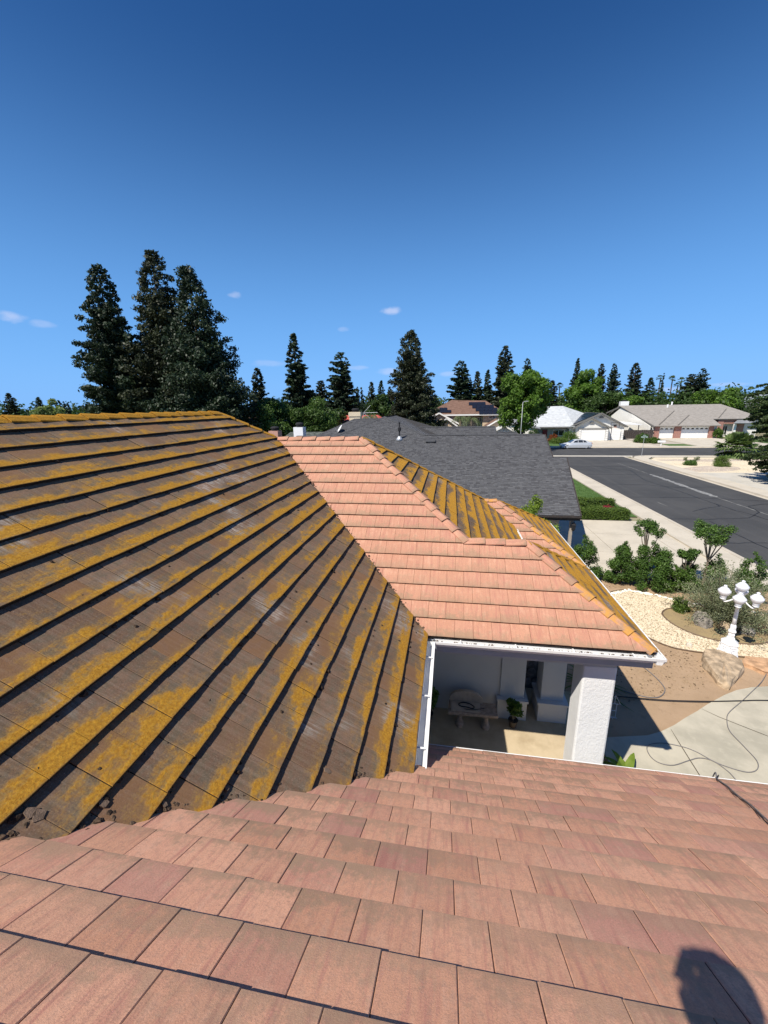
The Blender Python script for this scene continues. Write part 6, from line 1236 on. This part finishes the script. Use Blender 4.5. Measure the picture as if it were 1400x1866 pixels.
def cypress(label, x, y, h, r, seed, group=None):
    o = thing('cypress_tree', label, 'tree', (x, y, 0), group); g = np.random.default_rng(seed); C = [(g.normal() * r * .15, g.normal() * r * .15, h * u) for u in np.linspace(.08, .97, 22)]; Rr = [r * (1.1 * sin(pi * min(.98, u * .85 + .12)) ** .6 * (1 - u * .45)) for u in np.linspace(.08, .97, 22)]; v, f = leaves_pts(C, Rr, 1400, .22, seed, shell=.5, squash=1.3); place('crown', np_mesh('crown', v, f, F_DARK), parent=o); b = MB(); b.tube([(x, y, 0), (x, y, h * .9)], [.15, .03], 5); b.build('trunk', M_BARK, o)
for args in (('left one of two thin cypresses beside the cream chimney', -19.4, 85, 11.4, .7, 1), ('right one of two thin cypresses beside the cream chimney', -18.5, 85, 11.1, .7, 2), ('single thin cypress spire above the beige roof', 59.1, 130, 15.2, .7, 3), ('leftmost of four thin cypresses in the row at far left', -76.9, 70, 9.5, .6, 4), ('second from the left of four thin cypresses at far left', -76.1, 70, 9.3, .6, 5), ('third from the left of four thin cypresses at far left', -75.2, 70, 9.1, .6, 6), ('rightmost of four thin cypresses in the row at far left', -74.3, 70, 8.9, .6, 7)): cypress(*args)
def broad(label, x, y, h, r, seed, mat, n=9000, leaf=.16, z0=.25, lobes=34, flat=1.0, cat='tree', name='broadleaf_tree'):
    o = thing(name, label, cat, (x, y, 0)); g = np.random.default_rng(seed); C = []; Rr = []
    hc = h * (1 + z0) / 2; hh = h * (1 - z0) / 2
    for k in range(lobes):
        d = g.normal(size=3); d /= np.linalg.norm(d); rr = (.45 + .42 * g.random()); C.append((d[0] * r * rr, d[1] * r * rr, hc + d[2] * hh * rr * flat)); Rr.append(r * (.20 + .16 * g.random()))
    v, f = leaves_pts(C, Rr, n, leaf, seed, shell=.55, squash=.8); v[:, 2] = np.minimum(v[:, 2], h + .2); place('crown', np_mesh('crown', v, f, mat), parent=o); b = MB(); b.tube([(x, y, 0), (x, y, h * .35), (x + .1, y, h * .6)], [h * .03, h * .022, h * .012], 7)
    for k in range(0, lobes, 4): b.tube([(x, y, h * .3), (x + C[k][0] * .8, y + C[k][1] * .8, C[k][2])], [h * .012, .02], 4, cap=False)
    b.build('trunk', M_BARK, o); return o
broad('large round dense green tree right of the big redwoods', -20.4, 45, 8.5, 3.3, 301, F_GREEN, 24000, .115); broad('rounded green tree touching the large round tree on its right', -16.4, 47, 8.2, 3.0, 302, F_GREEN, 20000, .12); broad('green shrubby tree left of the large round tree', -28.8, 58, 7.0, 3.2, 303, F_GREEN, 8000, .17)
broad('tall yellow green leafy tree beside the street light', 10.6, 64, 12.5, 4.0, 304, F_BRIGHT, 24000, .17, .22, 60)
broad('bright green pointed tree with the conifer tip behind it', 32.3, 110, 15.2, 4.6, 305, F_BRIGHT, 12000, .26, .1, 40); broad('dark green rounded tree behind the white garage house', 36.0, 105, 9.8, 5.6, 306, F_MID, 10000, .25, .1); broad('bright green round tree right behind the white garage house', 40.9, 106, 10.3, 3.6, 307, F_BRIGHT, 10000, .24, .1)
broad('bright green round tree behind the ridge of the beige roof', 63.6, 112, 10.9, 5.2, 308, F_BRIGHT, 14000, .26, .1); broad('flat topped dark tree on the skyline at right', 87.5, 150, 10.4, 4.5, 309, F_MID, 5000, .35, .2); broad('small dark tree on the skyline right of the grey roof', 97, 150, 10.3, 2.4, 310, F_MID, 3000, .35, .2)
broad('pale feathery tree left of the big redwoods', -74.6, 66, 10.7, 3.2, 311, F_PALE, 7000, .2, .1, 30); broad('green tree between the chimney and the great dark conifer', -15.5, 92, 9.5, 4.4, 312, F_MID, 9000, .22, .1); broad('dark green tree behind the white chimney', -17.0, 57, 7.5, 3.2, 313, F_MID, 8000, .18, .1)
# near cedar with drooping dark sprays at the right edge
def spray_tree(label, x, y, h, r, seed, mat, per=30000, leaf=.12, zb_=.1):
    o = thing('cedar_tree', label, 'tree', (x, y, 0)); g = np.random.default_rng(seed); C = []; Rr = []
    for i in range(150):
        u = zb_ + (1 - zb_) * g.random(); a = g.random() * 6.28; L = r * (sin(pi * min(1, .25 + .7 * (1 - u)))) * (.6 + .5 * g.random()); z0 = h * u
        for j in range(6): t = .3 + .7 * (j + 1) / 6; C.append((L * t * np.cos(a), L * t * np.sin(a), z0 - .14 * L * t * t)); Rr.append(.20 + .28 * g.random())
    v, f = leaves_pts(C, Rr, per, leaf, seed, shell=.4, squash=.45, aspect=.45); place('crown', np_mesh('crown', v, f, mat), parent=o); b = MB(); b.tube([(x, y, 0), (x, y, h * .9)], [.25, .06], 7)
    for i in range(14): a = i * 2.4; b.tube([(x, y, h * (.2 + .05 * i)), (x + cos(a) * r * .7, y + sin(a) * r * .7, h * (.2 + .05 * i))], [.05, .02], 4, cap=False)
    b.build('trunk', M_BARK, o)
F_CEDAR = foliage('cedar_needle', (.016, .032, .008), (.060, .090, .024), .14, .9)
spray_tree('dark spreading evergreen at the right edge of the picture', 29.6, 38.6, 6.0, 4.5, 401, F_CEDAR, 70000, .11, .16); spray_tree('taller evergreen behind it at the right edge, over the beige roof', 43.5, 62, 9.6, 4.3, 402, F_CEDAR, 30000, .18, .3)
# far woodland band closing the horizon
def band(label, a0, a1, d0, d1, h0, h1, n, size, seed, mat):
    g = np.random.default_rng(seed); k = n // 90; A = a0 + (a1 - a0) * g.random(k); D = d0 + (d1 - d0) * g.random(k); H = h0 + (h1 - h0) * g.random(k) ** 1.8; C = []; Rr = []
    for a, d, h in zip(A, D, H):
        for j in range(4): C.append((d * np.tan(a) + g.normal() * 1.6, d + g.normal() * 2, max(1.2, h * (.25 + .25 * j) - 1.0))); Rr.append(h * .28)
    v, f = leaves_pts(C, Rr, n, size, seed, shell=.5); v[:, 2] = np.maximum(v[:, 2], 0); o = bpy.data.objects.new('woodland', np_mesh('woodland', v, f, mat)); col.objects.link(o); tag(o, label, 'trees', kind='stuff')
band('mass of distant green trees behind the houses', -1.15, .95, 128, 175, 6, 10.5, 60000, .55, 501, F_MID); band('mass of distant dark trees further off', -1.2, 1.0, 200, 320, 6, 10, 36000, 1.0, 502, F_DARK)
band('garden trees crowding behind the two storey house and street', -.42, .05, 96, 118, 4.5, 8.0, 22000, .32, 503, F_MID); band('garden trees behind the ranch houses', .24, .62, 108, 124, 5, 9.5, 26000, .34, 504, F_MID); band('dark garden trees left, low behind the mossy ridge', -1.1, -.45, 62, 85, 4.5, 7.4, 26000, .28, 505, F_MID)

# ------------------------------------------------------------------ the photographer (behind the camera, casting the shadow on the tiles)
def skin(name, verts, edges, radii, mat, parent, root=0, sub=2):
    me = bpy.data.meshes.new(name); po = wloc(parent); me.from_pydata([tuple(Vector(v) - po) for v in verts], edges, []); me.materials.append(mat); o = bpy.data.objects.new(name, me); col.objects.link(o); o.parent = parent
    md = o.modifiers.new('skin', 'SKIN'); md.use_smooth_shade = True
    for i, r in enumerate(radii): r = r if hasattr(r, '__len__') else (r, r); me.skin_vertices[0].data[i].radius = r; me.skin_vertices[0].data[i].use_root = (i == root)
    s = o.modifiers.new('subsurf', 'SUBSURF'); s.levels = sub; s.render_levels = sub; return o
zw = lambda y: HZ + HK * (zn(y / HK) + .06)
person = thing('person', 'person standing on the near pink tiles holding up a phone, visible only by the shadow', 'person', (.16, -.42, zw(-.42)))
hx, hy, hz = .062, -.155, 7.045
V = [(.13, -.40, 6.42), (.12, -.38, 6.58), (.10, -.35, 6.72), (.08, -.29, 6.84), (hx, hy - .04, 6.95),
     (-.03, -.33, 6.80), (-.01, -.34, 6.64), (.015, -.17, 6.84),
     (.21, -.31, 6.80), (.25, -.27, 6.62), (.10, -.12, 6.86),
     (.06, -.40, 6.38), (.04, -.30, 6.12), (.04, -.42, zw(-.42) + .03), (.04, -.28, zw(-.28) + .04),
     (.22, -.40, 6.38), (.25, -.32, 6.12), (.26, -.46, zw(-.46) + .03), (.26, -.32, zw(-.32) + .04)]
Ed = [(0, 1), (1, 2), (2, 3), (3, 4), (3, 5), (5, 6), (6, 7), (3, 8), (8, 9), (9, 10), (0, 11), (11, 12), (12, 13), (13, 14), (0, 15), (15, 16), (16, 17), (17, 18)]
Ra = [(.15, .11), (.14, .10), (.16, .11), (.09, .07), (.055, .055), .055, .045, .03, .055, .045, .03, .09, .065, .045, .04, .09, .065, .045, .04]
skin('body', V, Ed, Ra, plain('blue_shirt', (.08, .12, .20), .9), person)
b = MB(); b.lathe([(.02, -.12), (.055, -.10), (.075, -.05), (.085, 0), (.085, .05), (.07, .095), (.035, .12)], 16, (hx, hy, hz), sy=1.12); hd = b.build('head', plain('skin', (.45, .28, .20), .6), person, smooth=True)
b = MB(); b.lathe([(.088, .02), (.095, .03), (.095, .06), (.08, .11), (.04, .135)], 16, (hx, hy, hz), sy=1.15); b.slab([(hx - .07, hy + .06, hz + .035), (hx + .07, hy + .06, hz + .035), (hx + .05, hy + .155, hz + .02), (hx - .05, hy + .155, hz + .02)], .01); b.build('cap', plain('cap_cloth', (.05, .05, .06), .9), person)
for sx_ in (-1, 1):
    b = MB(); b.lathe([(.006, -.01), (.014, 0), (.006, .01)], 8, (hx + sx_ * .032, hy + .088, hz + .01)); b.build('eye', M_DARK, hd); b = MB(); b.lathe([(.006, -.03), (.018, 0), (.014, .03)], 8, (hx + sx_ * .087, hy, hz)); b.build('ear', plain('skin', (.45, .28, .20), .6), hd)
b = MB(); b.tube([(hx, hy + .09, hz + .01), (hx, hy + .112, hz - .022), (hx, hy + .09, hz - .03)], [.008, .014, .01], 6); b.build('nose', plain('skin', (.45, .28, .20), .6), hd)
def hand(name, wrist, palm, side, tipdir):
    w = Vector(wrist); p = Vector(palm); V = [w, p]; E_ = [(0, 1)]; R = [(.026, .02), (.036, .018)]
    td = Vector(tipdir).normalized(); sd2 = Vector(side).normalized()
    for i, L in enumerate((.07, .08, .075, .06)):
        b0 = p + sd2 * (i - 1.5) * .02 + td * .02; V += [b0, b0 + td * L * .5 + Vector((0, .008, 0)), b0 + td * L + Vector((0, .020, 0))]; k = len(V) - 3; E_ += [(1, k), (k, k + 1), (k + 1, k + 2)]; R += [.0095, .009, .008]
    t0 = p - sd2 * .03; V += [t0, t0 - sd2 * .012 + td * .035]; k = len(V) - 2; E_ += [(1, k), (k, k + 1)]; R += [.012, .010]
    return skin(name, V, E_, R, plain('skin', (.45, .28, .20), .6), person)
hand('hand', (.015, -.17, 6.84), (-.01, -.09, 6.93), (1, 0, 0), (0, .10, 1)); hand('hand', (.10, -.12, 6.86), (.04, -.09, 6.92), (-1, 0, 0), (-.5, .05, 1))
ph_ = thing('phone', 'dark phone held up in front of the person', 'phone', (.03, -.04, 6.99)); b = MB(); b.box((-.050, -.045, 6.94), (.020, -.035, 7.115)); b.build('phone_body', M_DARK, ph_, bevel=.004)

# ------------------------------------------------------------------ shrink the house and what lies on its roofs about the camera point
bpy.context.view_layer.update()
house.location = (house.location.x * HK, house.location.y * HK, house.location.z * HK + HZ); house.scale = (HK, HK, HK)
for o in list(scene.objects):
    if o.parent is None and o.get('on_roof'):
        o.location = (o.location.x * HK, o.location.y * HK, o.location.z * HK + HZ); o.scale = tuple(v * HK for v in o.scale); del o['on_roof']
